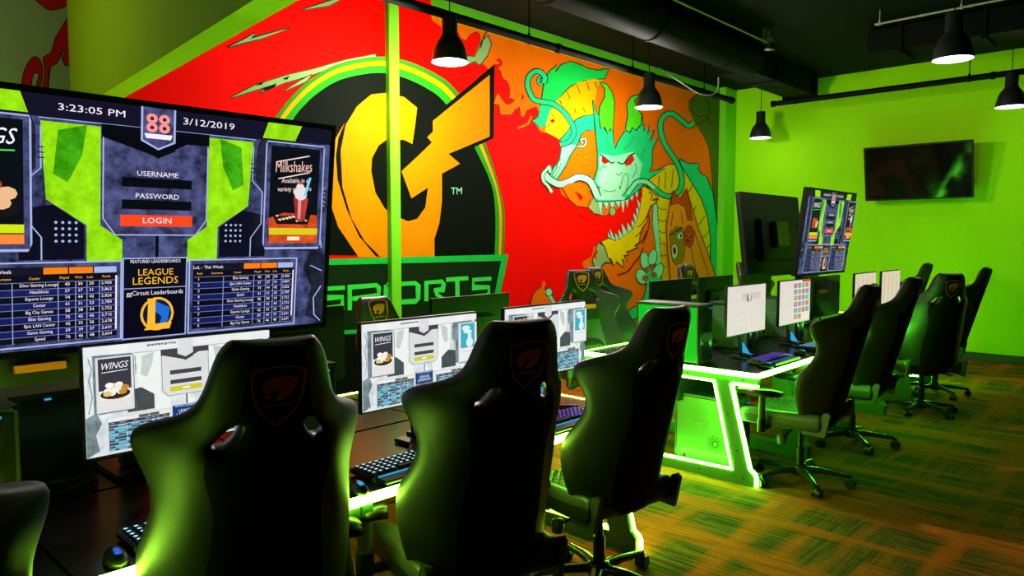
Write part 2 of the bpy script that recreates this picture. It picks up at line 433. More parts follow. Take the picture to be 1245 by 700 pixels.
# streaks above the emblem
for a_ in ([(280, 119), (311, 103), (350, 91), (381, 84), (420, 73), (457, 66), (456, 69), (420, 77), (376, 92), (345, 101), (315, 113), (334, 102), (287, 117)],
           [(345, 111), (365, 98), (379, 91), (372, 99)]):
    bg.poly(a_, P['sage'], False, P['line'], 2.0)
bg.poly([(310, 104), (322, 98), (318, 103)], P['black']); bg.poly([(320, 108), (336, 101), (334, 106), (322, 111)], P['black'])
bg.poly([(343, 96), (352, 92), (349, 97)], P['black'])
bg.poly([(277, 58), (300, 46), (310, 40), (305, 47), (352, 34), (318, 47), (296, 52)], P['sage'], False, P['line'], 2.4)
bg.poly([(368, 12), (398, 2), (420, -4), (400, 7)], P['sage'], False, P['line'], 2.4)
bg.poly([(700, 385), (742, 385), (742, 400), (700, 400)], P['orange'])
# low left pieces seen under the big screen
bg.poly([(-200, 413), (360, 413), (370, 395), (600, 385), (596, 620), (-200, 640)], P['black'])
bg.poly([(-10, 423), (40, 421), (22, 442), (8, 456), (-10, 480)], P['flame'], False, P['line'], 2)
bg.poly([(-8, 442), (6, 452), (0, 475), (-10, 480)], P['green'], True, P['line'])
bg.poly([(10, 466), (20, 448), (36, 428), (46, 424), (50, 440), (44, 462), (28, 478), (12, 480)], P['ring'], True, P['line'])
bg.poly([(41, 462), (50, 455), (51, 468), (42, 469)], P['flame'])
bg.poly([(244, 403), (276, 401), (270, 412), (245, 413)], P['flame'])
bg.poly([(838, 123), (850, 112), (876, 114), (876, 300), (868, 262), (866, 215), (862, 180), (855, 164), (846, 150), (838, 133)], P['olive'], False, P['line'], 1.2)
bg.line([(855, 112), (862, 130), (860, 145), (846, 150)], P['line'], 0.9, True); bg.line([(840, 134), (848, 141), (858, 142), (866, 152)], P['line'], 0.9, True)
mural_part(bg, 'painted_background')

lg = Flat(wp); lg.d = 40
outer = [(296, 309), (300, 250), (312, 190), (330, 150), (338, 138), (352, 120), (375, 98), (405, 80), (440, 71), (470, 69), (500, 76), (530, 90), (548, 103), (568, 128), (583, 158), (592, 180), (605, 221), (613, 259), (612, 312)]
inner = [(312, 309), (316, 255), (328, 200), (346, 163), (354, 148), (366, 132), (385, 114), (411, 98), (443, 90), (469, 89), (495, 96), (518, 107), (535, 119), (553, 141), (568, 164), (578, 182), (597, 224), (602, 262), (601, 312)]
def arc(t): return [(o[0]+(i[0]-o[0])*t, o[1]+(i[1]-o[1])*t) for o, i in zip(outer, inner)]
for t, m in ((0, 'ring'), (0.27, 'gold'), (0.56, 'ring2'), (1.0, 'black')):
    lg.poly(spline(arc(t), 4), P[m])
lg.poly([(522, 141), (543, 127), (601, 78), (600, 168), (550, 191), (562, 200), (537, 215)], P['black'])
G = [(507, 131), (491, 118), (469, 113), (451, 115), (434, 129), (420, 152), (414, 183), (415, 205), (416, 227), (427, 265), (443, 293), (463, 313), (528, 312), (528, 290), (534, 271), (537, 245), (537, 211), (559, 199), (545, 187), (595, 166), (595, 91), (526, 147), (526, 160), (519, 167), (525, 173), (499, 198), (488, 208), (500, 241), (520, 228), (517, 252), (507, 266), (496, 269), (484, 264), (468, 254), (456, 234), (451, 208), (452, 192), (460, 177), (471, 169), (491, 170), (501, 175), (504, 155)]
lg.poly(G, P['amber'])
lg.poly([(419, 149), (408, 168), (403, 190), (400, 243), (411, 276), (436, 313), (458, 313), (436, 287), (421, 254), (410, 218), (408, 190), (411, 168)], P['amber'])
lg.poly([(388, 240), (402, 281), (388, 292)], P['amber'])
lg.text('TM', 555, 232.5, 12, P['mint'], 0.85, slope=-0.02)
mural_part(lg, 'painted_emblem')

bn = Flat(wp); bn.d = 58
bn.poly([(360, 316), (618, 309), (600, 395), (360, 410)], P['bannerline'])
bn.poly([(360, 323), (609, 317), (594, 393), (360, 404)], P['banner'])
def stroke(pts, w=5.2): bn.line(pts, P['letter'], w)
stroke([(361, 351), (388, 349)]); stroke([(363, 350), (363, 378), (388, 377)]); stroke([(364, 364), (384, 362)])
stroke([(419, 349.5), (396, 351), (396, 362), (416, 361), (416, 373), (393, 375)])
stroke([(425, 377), (425, 349), (458, 346.5), (460, 349), (460, 360), (428, 363)])
stroke([(470, 346), (505, 344), (508, 347), (508, 363), (505, 366), (472, 368), (469, 365), (469, 346)])
stroke([(518, 366), (518, 343.5), (537, 342), (539, 345), (538, 352), (527, 353)], 5); stroke([(529, 350), (531, 358), (541, 365)], 4.5)
stroke([(542, 340), (569, 338)]); stroke([(555.5, 340), (556, 363)])
stroke([(597, 338.5), (575, 340), (575, 349.5), (594, 349), (594, 359.5), (572, 361)], 4.8)
mural_part(bn, 'painted_banner')

dr = Flat(wp); dr.d = 60
OL = P['line']
# upper body coil
dr.poly([(659, 118), (661, 104), (663, 96), (668, 87), (676, 80), (675, 89), (682, 79), (694, 75), (705, 79), (716, 84), (727, 86), (739, 84), (735, 95), (722, 96), (708, 98), (693, 104), (684, 113), (677, 122), (668, 136), (664, 152), (657, 154), (647, 147), (654, 143), (657, 133)], P['green'], False, OL)
dr.poly([(657, 128), (668, 131), (668, 136), (664, 152), (657, 155), (647, 147), (654, 143)], P['jade'])
dr.poly([(678, 121), (691, 108), (703, 100), (721, 96), (733, 97), (727, 104), (724, 117), (721, 140), (708, 141), (700, 147), (691, 160), (681, 170), (672, 165), (662, 160), (664, 150), (668, 136)], P['gold'], False, None)
dr.poly([(666, 142), (676, 132), (691, 145), (692, 158), (681, 170), (672, 165), (662, 160)], P['yellow'])
for l in ([(689, 112), (693, 120)], [(701, 103), (705, 114)], [(713, 100), (716, 110)], [(723, 100), (726, 108)], [(698, 132), (700, 138)], [(708, 130), (711, 137)], [(680, 122), (683, 127)], [(664, 155), (669, 150)], [(670, 138), (675, 145)]): dr.line(l, OL, 1.0)
dr.ell(671.5, 147, 2.6, 2.2, P['red'])
dr.poly([(700, 146), (710, 141), (721, 140), (722, 158), (712, 158), (705, 164), (703, 172), (699, 179), (692, 190), (688, 200), (676, 219), (668, 214), (672, 205), (680, 195), (683, 178), (681, 170), (690, 160)], P['jade'], False, OL)
dr.poly([(683, 176), (700, 176), (691, 190), (687, 200), (676, 217), (670, 213), (674, 205), (681, 195)], P['mint'])
dr.rope([(701, 178), (708, 178), (712, 174), (711, 169), (706, 170), (708, 174)], P['mint'], 1.8, OL, 0.9)
# long curling whisker at the upper left
dr.rope([(656, 98), (658, 97), (659, 100), (657, 103), (654, 101), (654, 96), (658, 93), (661, 97)], P['jade'], 1.8, OL, 0.9)
dr.rope([(661, 101), (662, 94), (657, 88), (650, 87), (643, 93), (641, 103), (644, 113), (649, 121), (660, 124), (671, 126), (683, 134), (691, 144), (697, 156), (696, 166), (690, 173), (681, 176)], P['jade'], 5.0, OL, 1.2)
# right body
dr.poly([(782, 220), (795, 209), (813, 200), (826, 201), (840, 220), (854, 244), (862, 266), (865, 290), (865, 350), (800, 350), (801, 300), (797, 250), (800, 242)], P['yellow'], False, OL)
dr.poly([(828, 201), (826, 194), (836, 199), (849, 199), (848, 206), (852, 212), (858, 215), (866, 235), (874, 290), (874, 350), (864, 350), (864, 290), (860, 262), (852, 240), (838, 217)], P['jade'], False, OL)
dr.poly([(800, 285), (812, 300), (814, 345), (802, 345)], P['gold'])
for k in range(6): dr.line([(799+k*0.4, 252+k*14), (805, 255+k*14), (810, 254+k*14)], OL, 0.9)
for a_ in ([(836, 262), (842, 258), (846, 250)], [(842, 275), (850, 272), (857, 262)], [(848, 290), (857, 287), (862, 280)], [(852, 304), (860, 301), (864, 296)], [(832, 235), (838, 232), (842, 224)], [(800, 228), (801, 214)], [(808, 230), (809, 208)], [(816, 228), (818, 206)]): dr.line(a_, OL, 0.9)
dr.poly([(794, 247), (798, 247), (800, 275), (803, 320), (801, 350), (796, 350), (797, 300), (793, 272)], P['mint'], False, OL, 1.0)
# beard
dr.poly([(780, 226), (788, 230), (800, 241), (793, 243), (797, 246), (790, 250), (786, 261), (785, 270), (780, 277), (777, 287), (776, 294), (770, 299), (774, 300), (766, 304), (760, 306), (763, 309), (757, 310), (761, 317), (755, 314), (757, 324), (749, 317), (746, 322), (742, 313), (739, 316), (736, 302), (731, 294), (739, 290), (748, 293), (757, 287), (769, 279), (776, 262), (778, 246)], P['yellow'], False, OL)
for l in ([(786, 262), (780, 272), (774, 276)], [(784, 272), (779, 281), (772, 288)], [(786, 280), (781, 291), (771, 300)], [(787, 258), (789, 270), (786, 284), (781, 296)], [(788, 233), (793, 238), (790, 243)], [(792, 244), (797, 241), (801, 243)]): dr.line(l, P['redline'], 1.2, True)
dr.poly([(727, 295), (734, 300), (738, 313), (742, 319), (735, 318), (728, 326), (722, 323), (720, 316), (724, 305)], P['sage'], False, OL)
dr.poly([(725, 303), (727, 306), (724, 311), (726, 316), (721, 313)], P['red'])
dr.line([(781, 301), (778, 310), (770, 320), (762, 330), (750, 334)], P['redline'], 1.5, True)
# mouth and teeth
dr.poly([(742, 262), (757, 248), (779, 228), (779, 248), (776, 262), (769, 279), (757, 287), (748, 292), (741, 288)], P['red'])
dr.poly([(775, 229), (781, 225), (780, 240), (776, 242)], P['wine'])
dr.poly([(715, 252), (722, 238), (728, 246), (734, 262), (722, 259)], P['sage'], False, OL, 1.0)
low = spline([(739, 288), (748, 292), (757, 287), (768, 278), (774, 265), (778, 248)], 2)
for i in range(len(low)-1):
    (x0, y0), (x1, y1) = low[i], low[i+1]; h = 14 if i in (1, 4) else (8+i % 2*2)
    dr.poly([(x0, y0), (x1, y1), ((x0+x1)/2-h*0.35, (y0+y1)/2-h)], P['pale'], False, OL, 0.8)
up = spline([(726, 243), (740, 245), (754, 244), (764, 239), (776, 228)], 2)
for i in range(len(up)-1):
    (x0, y0), (x1, y1) = up[i], up[i+1]; h = 18 if i == 0 else (16 if i == 4 else 8+i % 3*2)
    dr.poly([(x0, y0), (x1, y1), ((x0+x1)/2+0.6, (y0+y1)/2+h)], P['pale'], False, OL, 0.8)
dr.ell(744, 257, 3.5, 5, P['sage'], outline=OL)
# head
dr.poly([(720, 122), (723, 135), (729, 143), (731, 152), (735, 160), (740, 157), (744, 160), (745, 172), (747, 182), (751, 172), (759, 160), (763, 160), (768, 157), (777, 152), (779, 138), (782, 160), (788, 152), (786, 164), (794, 158), (789, 172), (798, 168), (792, 182), (792, 200), (788, 210), (795, 208), (808, 205), (797, 211), (786, 219), (776, 230), (771, 234), (761, 242), (740, 245), (724, 244), (718, 232), (721, 220), (726, 205), (726, 185), (724, 160)], P['jade'], False, OL, 1.8)
dr.poly([(728, 186), (745, 190), (770, 184), (780, 200), (775, 222), (764, 238), (740, 243), (725, 242), (722, 228), (727, 206)], P['mint'])
dr.ell(744, 218, 16, 19, P['pale']); dr.poly([(726, 236), (764, 234), (758, 243), (727, 243)], P['pale'])
dr.poly([(729, 100), (737, 103), (743, 112), (746, 123), (745, 140), (744, 160), (741, 155), (738, 162), (735, 154), (730, 156), (728, 143), (729, 130), (735, 118), (735, 108)], P['lime'], False, OL)
dr.poly([(777, 115), (767, 118), (762, 126), (763, 140), (760, 157), (764, 161), (768, 154), (772, 158), (778, 151), (779, 140), (772, 130), (770, 122)], P['lime'], False, OL)
dr.poly([(731, 190), (740, 197), (734, 199), (731, 196)], P['red'], False, OL, 1.0)
dr.poly([(759, 199), (768, 188), (770, 194), (765, 200), (760, 201)], P['red'], False, OL, 1.0)
dr.line([(728, 187), (735, 192), (742, 198), (746, 197)], OL, 1.6, True); dr.line([(750, 197), (757, 199), (764, 190), (771, 186)], OL, 1.6, True)
for l in ([(727, 207), (732, 203), (737, 203)], [(748, 211), (752, 213), (756, 209)], [(753, 230), (757, 214), (762, 212), (763, 222), (760, 231)], [(724, 222), (727, 229), (729, 236)], [(733, 231), (741, 233), (748, 231)], [(768, 216), (773, 206), (771, 198)], [(735, 165), (738, 175), (742, 182)], [(770, 165), (765, 175), (757, 182)], [(783, 180), (779, 192)]): dr.line(l, P['ring2'], 1.0, True)
dr.ell(727.5, 228, 1.4, 2, P['ring2']); dr.ell(753, 228, 1.4, 2, P['ring2'])
# moustaches
dr.rope([(726, 240), (721, 228), (716, 220), (708, 216), (700, 216), (690, 221), (679, 224), (667, 218), (660, 210)], P['pale'], 7.0, OL, 1.1)
dr.rope([(668, 210), (667, 203), (663, 207), (659, 212), (660, 220), (666, 227), (670, 234)], P['pale'], 3.2, OL, 0.9)
dr.rope([(672, 214), (677, 206), (679, 198)], P['pale'], 2.5, OL, 0.8)
dr.rope([(758, 240), (766, 230), (774, 221), (785, 221), (795, 229), (806, 237), (817, 238), (826, 230), (828, 216), (822, 198), (808, 176), (802, 157), (805, 143), (815, 138), (826, 145), (836, 153), (843, 149)], P['jade'], 5.0, OL, 1.1)
dr.line([(762, 236), (768, 228), (774, 221.5), (785, 221.5), (795, 229)], P['mint'], 4.4, True)
dr.poly([(683, 228), (690, 224), (700, 222), (708, 223), (713, 230), (716, 240), (713, 252), (701, 250), (692, 243)], P['orange'], False, P['redline'], 1.0)
dr.poly([(697, 233), (704, 235), (708, 240), (705, 245), (701, 238)], P['red'])
# clawed hand
dr.poly([(785, 352), (778, 369), (766, 376), (763, 384), (768, 388), (780, 381), (790, 372), (796, 355), (803, 345), (800, 330), (788, 325)], P['jade'], True, OL)
for e in ((783, 317, 5, 10.5, -0.15), (792.5, 313, 5, 9.5, 0.2), (779, 336, 6, 9, -0.35), (799, 330, 5.5, 10, 0.4)): dr.ell(e[0], e[1], e[2], e[3], P['mint'], outline=OL, rot=e[4])
dr.ell(791, 338, 8, 9, P['jade'])
for e in ((785, 328, 2.4, 3.6), (792, 325, 2.2, 4), (783.5, 338, 3.4, 3.2), (794, 334, 3, 3)): dr.ell(e[0], e[1], e[2], e[3], P['rust'], outline=OL, w=0.8)
dswirl = dr; mural_part(dr, 'painted_dragon'); dr = Flat(wp); dr.d = 300
dr.ell(657, 374, 13, 24, P['orange'], outline=OL); dr.poly([(656, 351), (659, 341), (662, 344), (660, 352)], P['orange'])
dr.rope([(662, 354), (668, 361), (673, 370), (676, 380)], P['mint'], 4, OL, 0.9); dr.ell(666, 355, 3.6, 4.5, P['mint'], outline=OL); dr.rope([(677, 372), (682, 362)], P['mint'], 2.4, OL, 0.7)
mural_part(dr, 'painted_swirl')

wm = Flat(wp); wm.d = 420
wm.poly([(817, 232), (821, 240), (827, 242), (832, 230), (838, 250), (846, 276), (860, 312), (872, 350), (866, 352), (815, 352), (812, 320), (810, 300), (809, 274), (813, 250)], P['hair'], False, P['redline'])
wm.poly([(817, 232), (821, 240), (827, 242), (832, 230), (837, 248), (840, 268), (835, 268), (831, 252), (822, 247), (814, 250)], P['rust'], False, P['redline'], 1.0)
wm.poly([(812, 284), (818, 276), (828, 276), (831, 290), (831, 305), (828, 318), (820, 322), (816, 318), (813, 302)], P['brown'], False, P['redline'], 1.0)
wm.poly([(812, 252), (822, 249), (831, 258), (832, 278), (826, 275), (822, 268), (817, 278), (812, 280)], P['hair'])
wm.poly([(821, 287), (825, 282), (828, 283), (828, 289), (823, 291)], P['pale'], False, OL, 1.0); wm.ell(826, 286.5, 1.0, 2.4, P['black'])
wm.line([(812, 286), (818, 283)], OL, 1.8); wm.line([(819, 282), (827, 277)], OL, 2.0)
wm.poly([(815, 300), (819, 297), (822, 303), (821, 311), (817, 314), (815, 308)], P['pale'], True, OL, 1.2); wm.poly([(816, 302), (819, 300), (820.5, 305), (819, 309), (816.5, 308)], P['wine'], True)
wm.ell(836, 287, 5.5, 13, P['rust'], outline=P['redline']); wm.ell(835, 288, 3, 7, P['wine']); wm.line([(833, 284), (837, 283), (834, 289), (838, 291)], P['hair'], 1.0)
for l in ([(838, 300), (842, 320), (848, 345)], [(832, 320), (834, 345)], [(842, 280), (850, 305), (860, 335)], [(816, 258), (814, 275)], [(826, 256), (828, 272)]): wm.line(l, P['redline'], 0.9, True)
mural_part(wm, 'painted_woman_head')
# smoke tendrils on the grey wall left of the header
sm = Flat(wp)
sm.poly([(26, 125), (29, 90), (39, 71), (47, 72), (51, 85), (49, 103), (45, 103), (48, 91), (42, 88), (38, 98), (37, 125)], P['wine'], True, P['black'], 2)
sm.poly([(51, 125), (55, 88), (53, 70), (63, 64), (68, 46), (80, 26), (89, 13), (90, 62), (87, 79), (79, 79), (76, 70), (80, 64), (77, 60), (68, 77), (60, 81), (56, 125)], P['wine'], False, P['black'], 2)
sm.poly([(38, -12), (55, 9), (68, 11), (82, 5), (92, -10)], P['wine'], True, P['black'], 2)
sm.poly([(-20, 75), (12, 90), (6, 130), (-20, 130)], P['grey'] if 'grey' in P else P['olive']) if False else None
mural_part(sm, 'painted_tendrils')

# ============================================================ CEILING GEAR
def pipe_thing(name, label, cat, p0, p1, r, m, hang=(), group=None):
    t = thing(name, label, cat, p0, 0, group); p0 = Vector(p0); p1 = Vector(p1)
    pb = MB().tube([Vector(), p1-p0], r, m, 12)
    d = (p1-p0).normalized()
    for k in (0.0, 0.33, 0.66, 1.0): pb.tube([(p1-p0)*k-d*0.02, (p1-p0)*k+d*0.02], r*1.25, m, 12)
    pb.build('pipe_run', t)
    for k in hang:
        q = (p1-p0)*k
        MB().tube([q, Vector((q.x, q.y, CEIL-p0.z))], 0.006, m, 6).tube([q+Vector((0, 0, -r-0.004)), q+Vector((0, 0, r+0.02))], 0.014, m, 8).build('hanger', t)
    return t
pipe_thing('ceiling_pipe', 'long black pipe hung in front of the mural top', 'pipe', (-4.7, -1.5, 3.49), (-4.7, 9.4, 3.49), 0.038, M['pipe'], (0.25, 0.45, 0.62, 0.78, 0.93))
pipe_thing('ceiling_pipe', 'black pipe hung along the lime end wall', 'pipe', (-4.4, 10.05, 3.49), (3.5, 10.05, 3.49), 0.036, M['pipe'], (0.04, 0.3, 0.55, 0.8))
pipe_thing('ceiling_conduit', 'thin pale conduit running along the ceiling above the dragon', 'conduit', (-3.7, 3.0, 3.86), (-3.7, 8.2, 3.86), 0.011, M['conduit'], (0.99,))
pipe_thing('ceiling_conduit', 'short thin pale conduit crossing the ceiling at top right', 'conduit', (-2.55, 8.35, 3.86), (-1.25, 8.3, 3.86), 0.011, M['conduit'], (0.02, 0.6, 0.98))
pipe_thing('ceiling_conduit', 'faint pale conduit on the ceiling left of the junction head', 'conduit', (-4.45, 8.2, 3.9), (-3.85, 8.75, 3.9), 0.010, M['conduit'], (0.05,))
sp = thing('sprinkler_head', 'small pale sprinkler head at the end of the thin conduit', 'sprinkler', (-3.7, 8.28, 3.78))
MB().lathe([(0.0, 0.0), (0.045, 0.0), (0.045, 0.01), (0.012, 0.015), (0.012, 0.22)], (0, 0, 0), M['conduit'], 14).build('nozzle', sp)
MB().lathe([(0.05, 0.10), (0.05, 0.14), (0.02, 0.15), (0.0, 0.15)], (0, 0, 0), M['conduit'], 14).build('escutcheon', sp)
# flex cable looping off the pipe
MB().tube(spline([(-4.64, 7.35, 3.57), (-4.64, 7.5, 3.58), (-4.64, 7.9, 3.51), (-4.64, 8.4, 3.43), (-4.64, 8.75, 3.47), (-4.62, 8.85, 3.56), (-4.62, 8.86, 3.70)], 6), 0.009, M['conduit'], 8).build('cable')
tag(bpy.data.objects['cable'], 'pale flexible cable sagging from the long black pipe beside a lamp', 'cable')
d1 = thing('air_duct', 'big round black air duct along the ceiling near the mural', 'duct', (-4.35, 4.0, 3.62))
dm = MB().tube([(0, -6, 0.16), (0, 5.9, 0.16)], 0.21, M['duct'], 24)
for k in range(8): dm.tube([(0, -5.6+k*1.55, 0.16), (0, -5.56+k*1.55, 0.16)], 0.222, M['duct'], 24)
d1.location = (-4.03, 2.6, 3.62); dm.build('duct_run', d1)
d2 = MB().box((0, 0, 0), (3.9, 0.5, 0.26), M['duct'], bev=0.01)
for k in range(5): d2.box((-1.6+k*0.8, 0, 0), (0.04, 0.54, 0.34), M['duct'])
o = d2.build('air_duct', loc=(-0.9, 9.25, 3.85)); tag(o, 'flat rectangular black air duct crossing the far ceiling', 'duct')
d3 = MB().box((0, 0, 0), (0.42, 2.2, 0.28), M['duct'], bev=0.01).box((0, 1.0, 0), (0.5, 0.06, 0.33), M['duct']).box((0, -0.3, 0), (0.46, 0.04, 0.31), M['duct'])
o = d3.build('air_duct', loc=(-4.35, 9.85, 3.84)); tag(o, 'short boxy black duct in the corner where mural meets lime wall', 'duct')

def pendant(label, loc, drop=True):
    x, y, z = loc
    t = thing('pendant_lamp', label, 'lamp', loc, 0, 'black bell pendant lamps')
    prof = [(0.0, 0.385), (0.062, 0.385), (0.066, 0.375), (0.066, 0.235), (0.08, 0.205), (0.112, 0.165), (0.135, 0.11), (0.148, 0.05), (0.155, 0.0)]
    MB().lathe(prof, (0, 0, 0), M['enamel']).build('lamp_shade', t)
    MB().lathe([(0.153, 0.001), (0.145, 0.05), (0.130, 0.11), (0.10, 0.16)], (0, 0, 0), M['white_in']).build('shade_lining', t)
    MB().lathe([(0.0, -0.004), (0.10, 0.0), (0.146, 0.014)], (0, 0, 0), M['lamp']).build('diffuser', t)
    MB().tube([(0, 0, 0.385), (0, 0, CEIL-z)], 0.0045, M['pipe'], 6).build('cord', t)
    MB().lathe([(0, CEIL-z-0.03), (0.04, CEIL-z-0.03), (0.05, CEIL-z)], (0, 0, 0), M['enamel'], 14).build('canopy', t)
    return t
lamps = [('pendant lamp hanging in front of the round logo', (-4.69, 4.24, 3.10), 260, 1),
 ('pendant lamp hanging by the dragon\'s right horn', (-4.62, 7.22, 3.10), 175, 1),
 ('small pendant lamp furthest away, before the corner of the lime wall', (-4.78, 10.5, 3.10), 7, 1),
 ('largest pendant lamp on the right, under the dark ceiling', (-1.55, 7.05, 3.10), 3, 1),
 ('pendant lamp at the far right edge above the wall television', (-1.60, 10.0, 3.10), 12, 1)]
def light(kind, loc, power, color, **k):
    ld = bpy.data.lights.new('light', kind); ld.energy = power; ld.color = color
    for a_, v in k.items(): setattr(ld, a_, v)
    o = bpy.data.objects.new('lamp_light', ld); col.objects.link(o); o.location = loc; return o
WARM = (1.0, 0.97, 0.86)
LP = 1.0
for lab, loc, pw, _ in lamps:
    pendant(lab, loc)
    light('POINT', (loc[0], loc[1], loc[2]-0.07), pw*LP, WARM, shadow_soft_size=0.12)
light('POINT', (-4.69, 0.3, 3.03), 16, WARM, shadow_soft_size=0.12)   # unseen lamp added left of the frame to brighten the header and wall


# ================================================================= CHAIRS
SHW = [(-.05, .235), (.03, .262), (.12, .282), (.21, .288), (.29, .282), (.37, .262), (.45, .250), (.50, .262), (.545, .288), (.59, .298), (.63, .275), (.665, .225), (.70, .182), (.74, .157), (.79, .143), (.84, .131), (.88, .117), (.905, .094)]
WING = [.07, .12, .16, .18, .175, .14, .13, .16, .20, .215, .185, .125, .07, .045, .035, .03, .028, .02]
LEAN = math.radians(15)
PIV = Vector((0.19, 0, 0.45))
def backpt(h, y, x):
    """x: offset to the rear (+) from the shell mid line"""
    return PIV + Vector((math.sin(LEAN)*h+math.cos(LEAN)*x, y, math.cos(LEAN)*h-math.sin(LEAN)*x))
def chair_back():
    ss = [-1, -.93, -.8, -.68, -.52, -.38, -.18, 0, .18, .38, .52, .68, .8, .93, 1]
    n = len(ss); rows = len(SHW)
    def fwd(h, s):
        wing = WING[[q[0] for q in SHW].index(h)]
        lum = 0.025*math.exp(-((h-.2)/.12)**2)+0.015*math.exp(-((h-.8)/.08)**2)
        return wing*abs(s)**2.6, lum
    V = []; idx = {}
    for side in (0, 1):
        for j, (h, w) in enumerate(SHW):
            for i, s in enumerate(ss):
                wg, lum = fwd(h, s)
                th = 0.042*(1-0.55*abs(s)**3)*(0.7 if j in (0, rows-1) else 1)
                x = -wg + (th if side else -th-lum)
                idx[(side, i, j)] = len(V); V.append(backpt(h, s*w, x))
    holes = set()
    for j, (h, w) in enumerate(SHW[:-1]):
        if .60 < h < .69:
            for i in range(n-1):
                mid = abs((ss[i]+ss[i+1])/2)
                if .38 <= mid <= .60: holes.add((i, j))
    FS = {0: [], 1: [], 2: []}
    def ok(i, j): return 0 <= i < n-1 and 0 <= j < rows-1 and (i, j) not in holes
    for i in range(n-1):
        for j in range(rows-1):
            if not ok(i, j): continue
            c = [(i, j), (i+1, j), (i+1, j+1), (i, j+1)]
            bol = 0 if abs((ss[i]+ss[i+1])/2) > .6 else 1
            FS[0].append(([idx[(0, *q)] for q in c], 2 if (bol and SHW[j][0] > .44) else bol)); FS[1].append(([idx[(1, *q)] for q in c][::-1], bol))
            for (a0, b0, ni, nj) in ((c[0], c[1], i, j-1), (c[1], c[2], i+1, j), (c[2], c[3], i, j+1), (c[3], c[0], i-1, j)):
                if not ok(ni, nj): FS[2].append([idx[(0, *b0)], idx[(0, *a0)], idx[(1, *a0)], idx[(1, *b0)]])
    mb = MB()
    mb.v = [tuple(v) for v in V]
    for f, bol in FS[0]: mb.f.append(f); mb.mi.append(mb._m(M['leather'] if bol == 0 or bol == 2 else M['seat'])); mb.sm.append(True)  # lower front pads take the paler leather with strip light in its colour
    for f, bol in FS[1]: mb.f.append(f); mb.mi.append(mb._m(M['leather'] if bol == 0 else M['fabric'])); mb.sm.append(True)
    for f in FS[2]: mb.f.append(f); mb.mi.append(mb._m(M['leather'])); mb.sm.append(True)
    return mb
def logo(fn, ink):
    f = Flat(fn, 0.0004)
    sh = [(-.062, .058), (-.03, .070), (0, .073), (.03, .070), (.062, .058), (.058, .0), (.04, -.045), (0, -.078), (-.04, -.045), (-.058, .0)]
    f.line(sh+[sh[0], sh[1]], ink, 0.0055)
    cg = [(-.040, .012), (-.034, .034), (-.012, .046), (.026, .048), (.036, .040), (.044, .046), (.042, .022), (.030, .000), (.012, -.012), (-.002, -.016), (-.006, -.004), (.006, .008), (-.006, .014), (-.018, .006), (-.014, -.004), (-.024, -.010), (-.034, -.004), (-.028, .008)]
    f.poly(cg, ink); f.line([(-.03, -.028), (.03, -.026)], ink, 0.004)
    return f
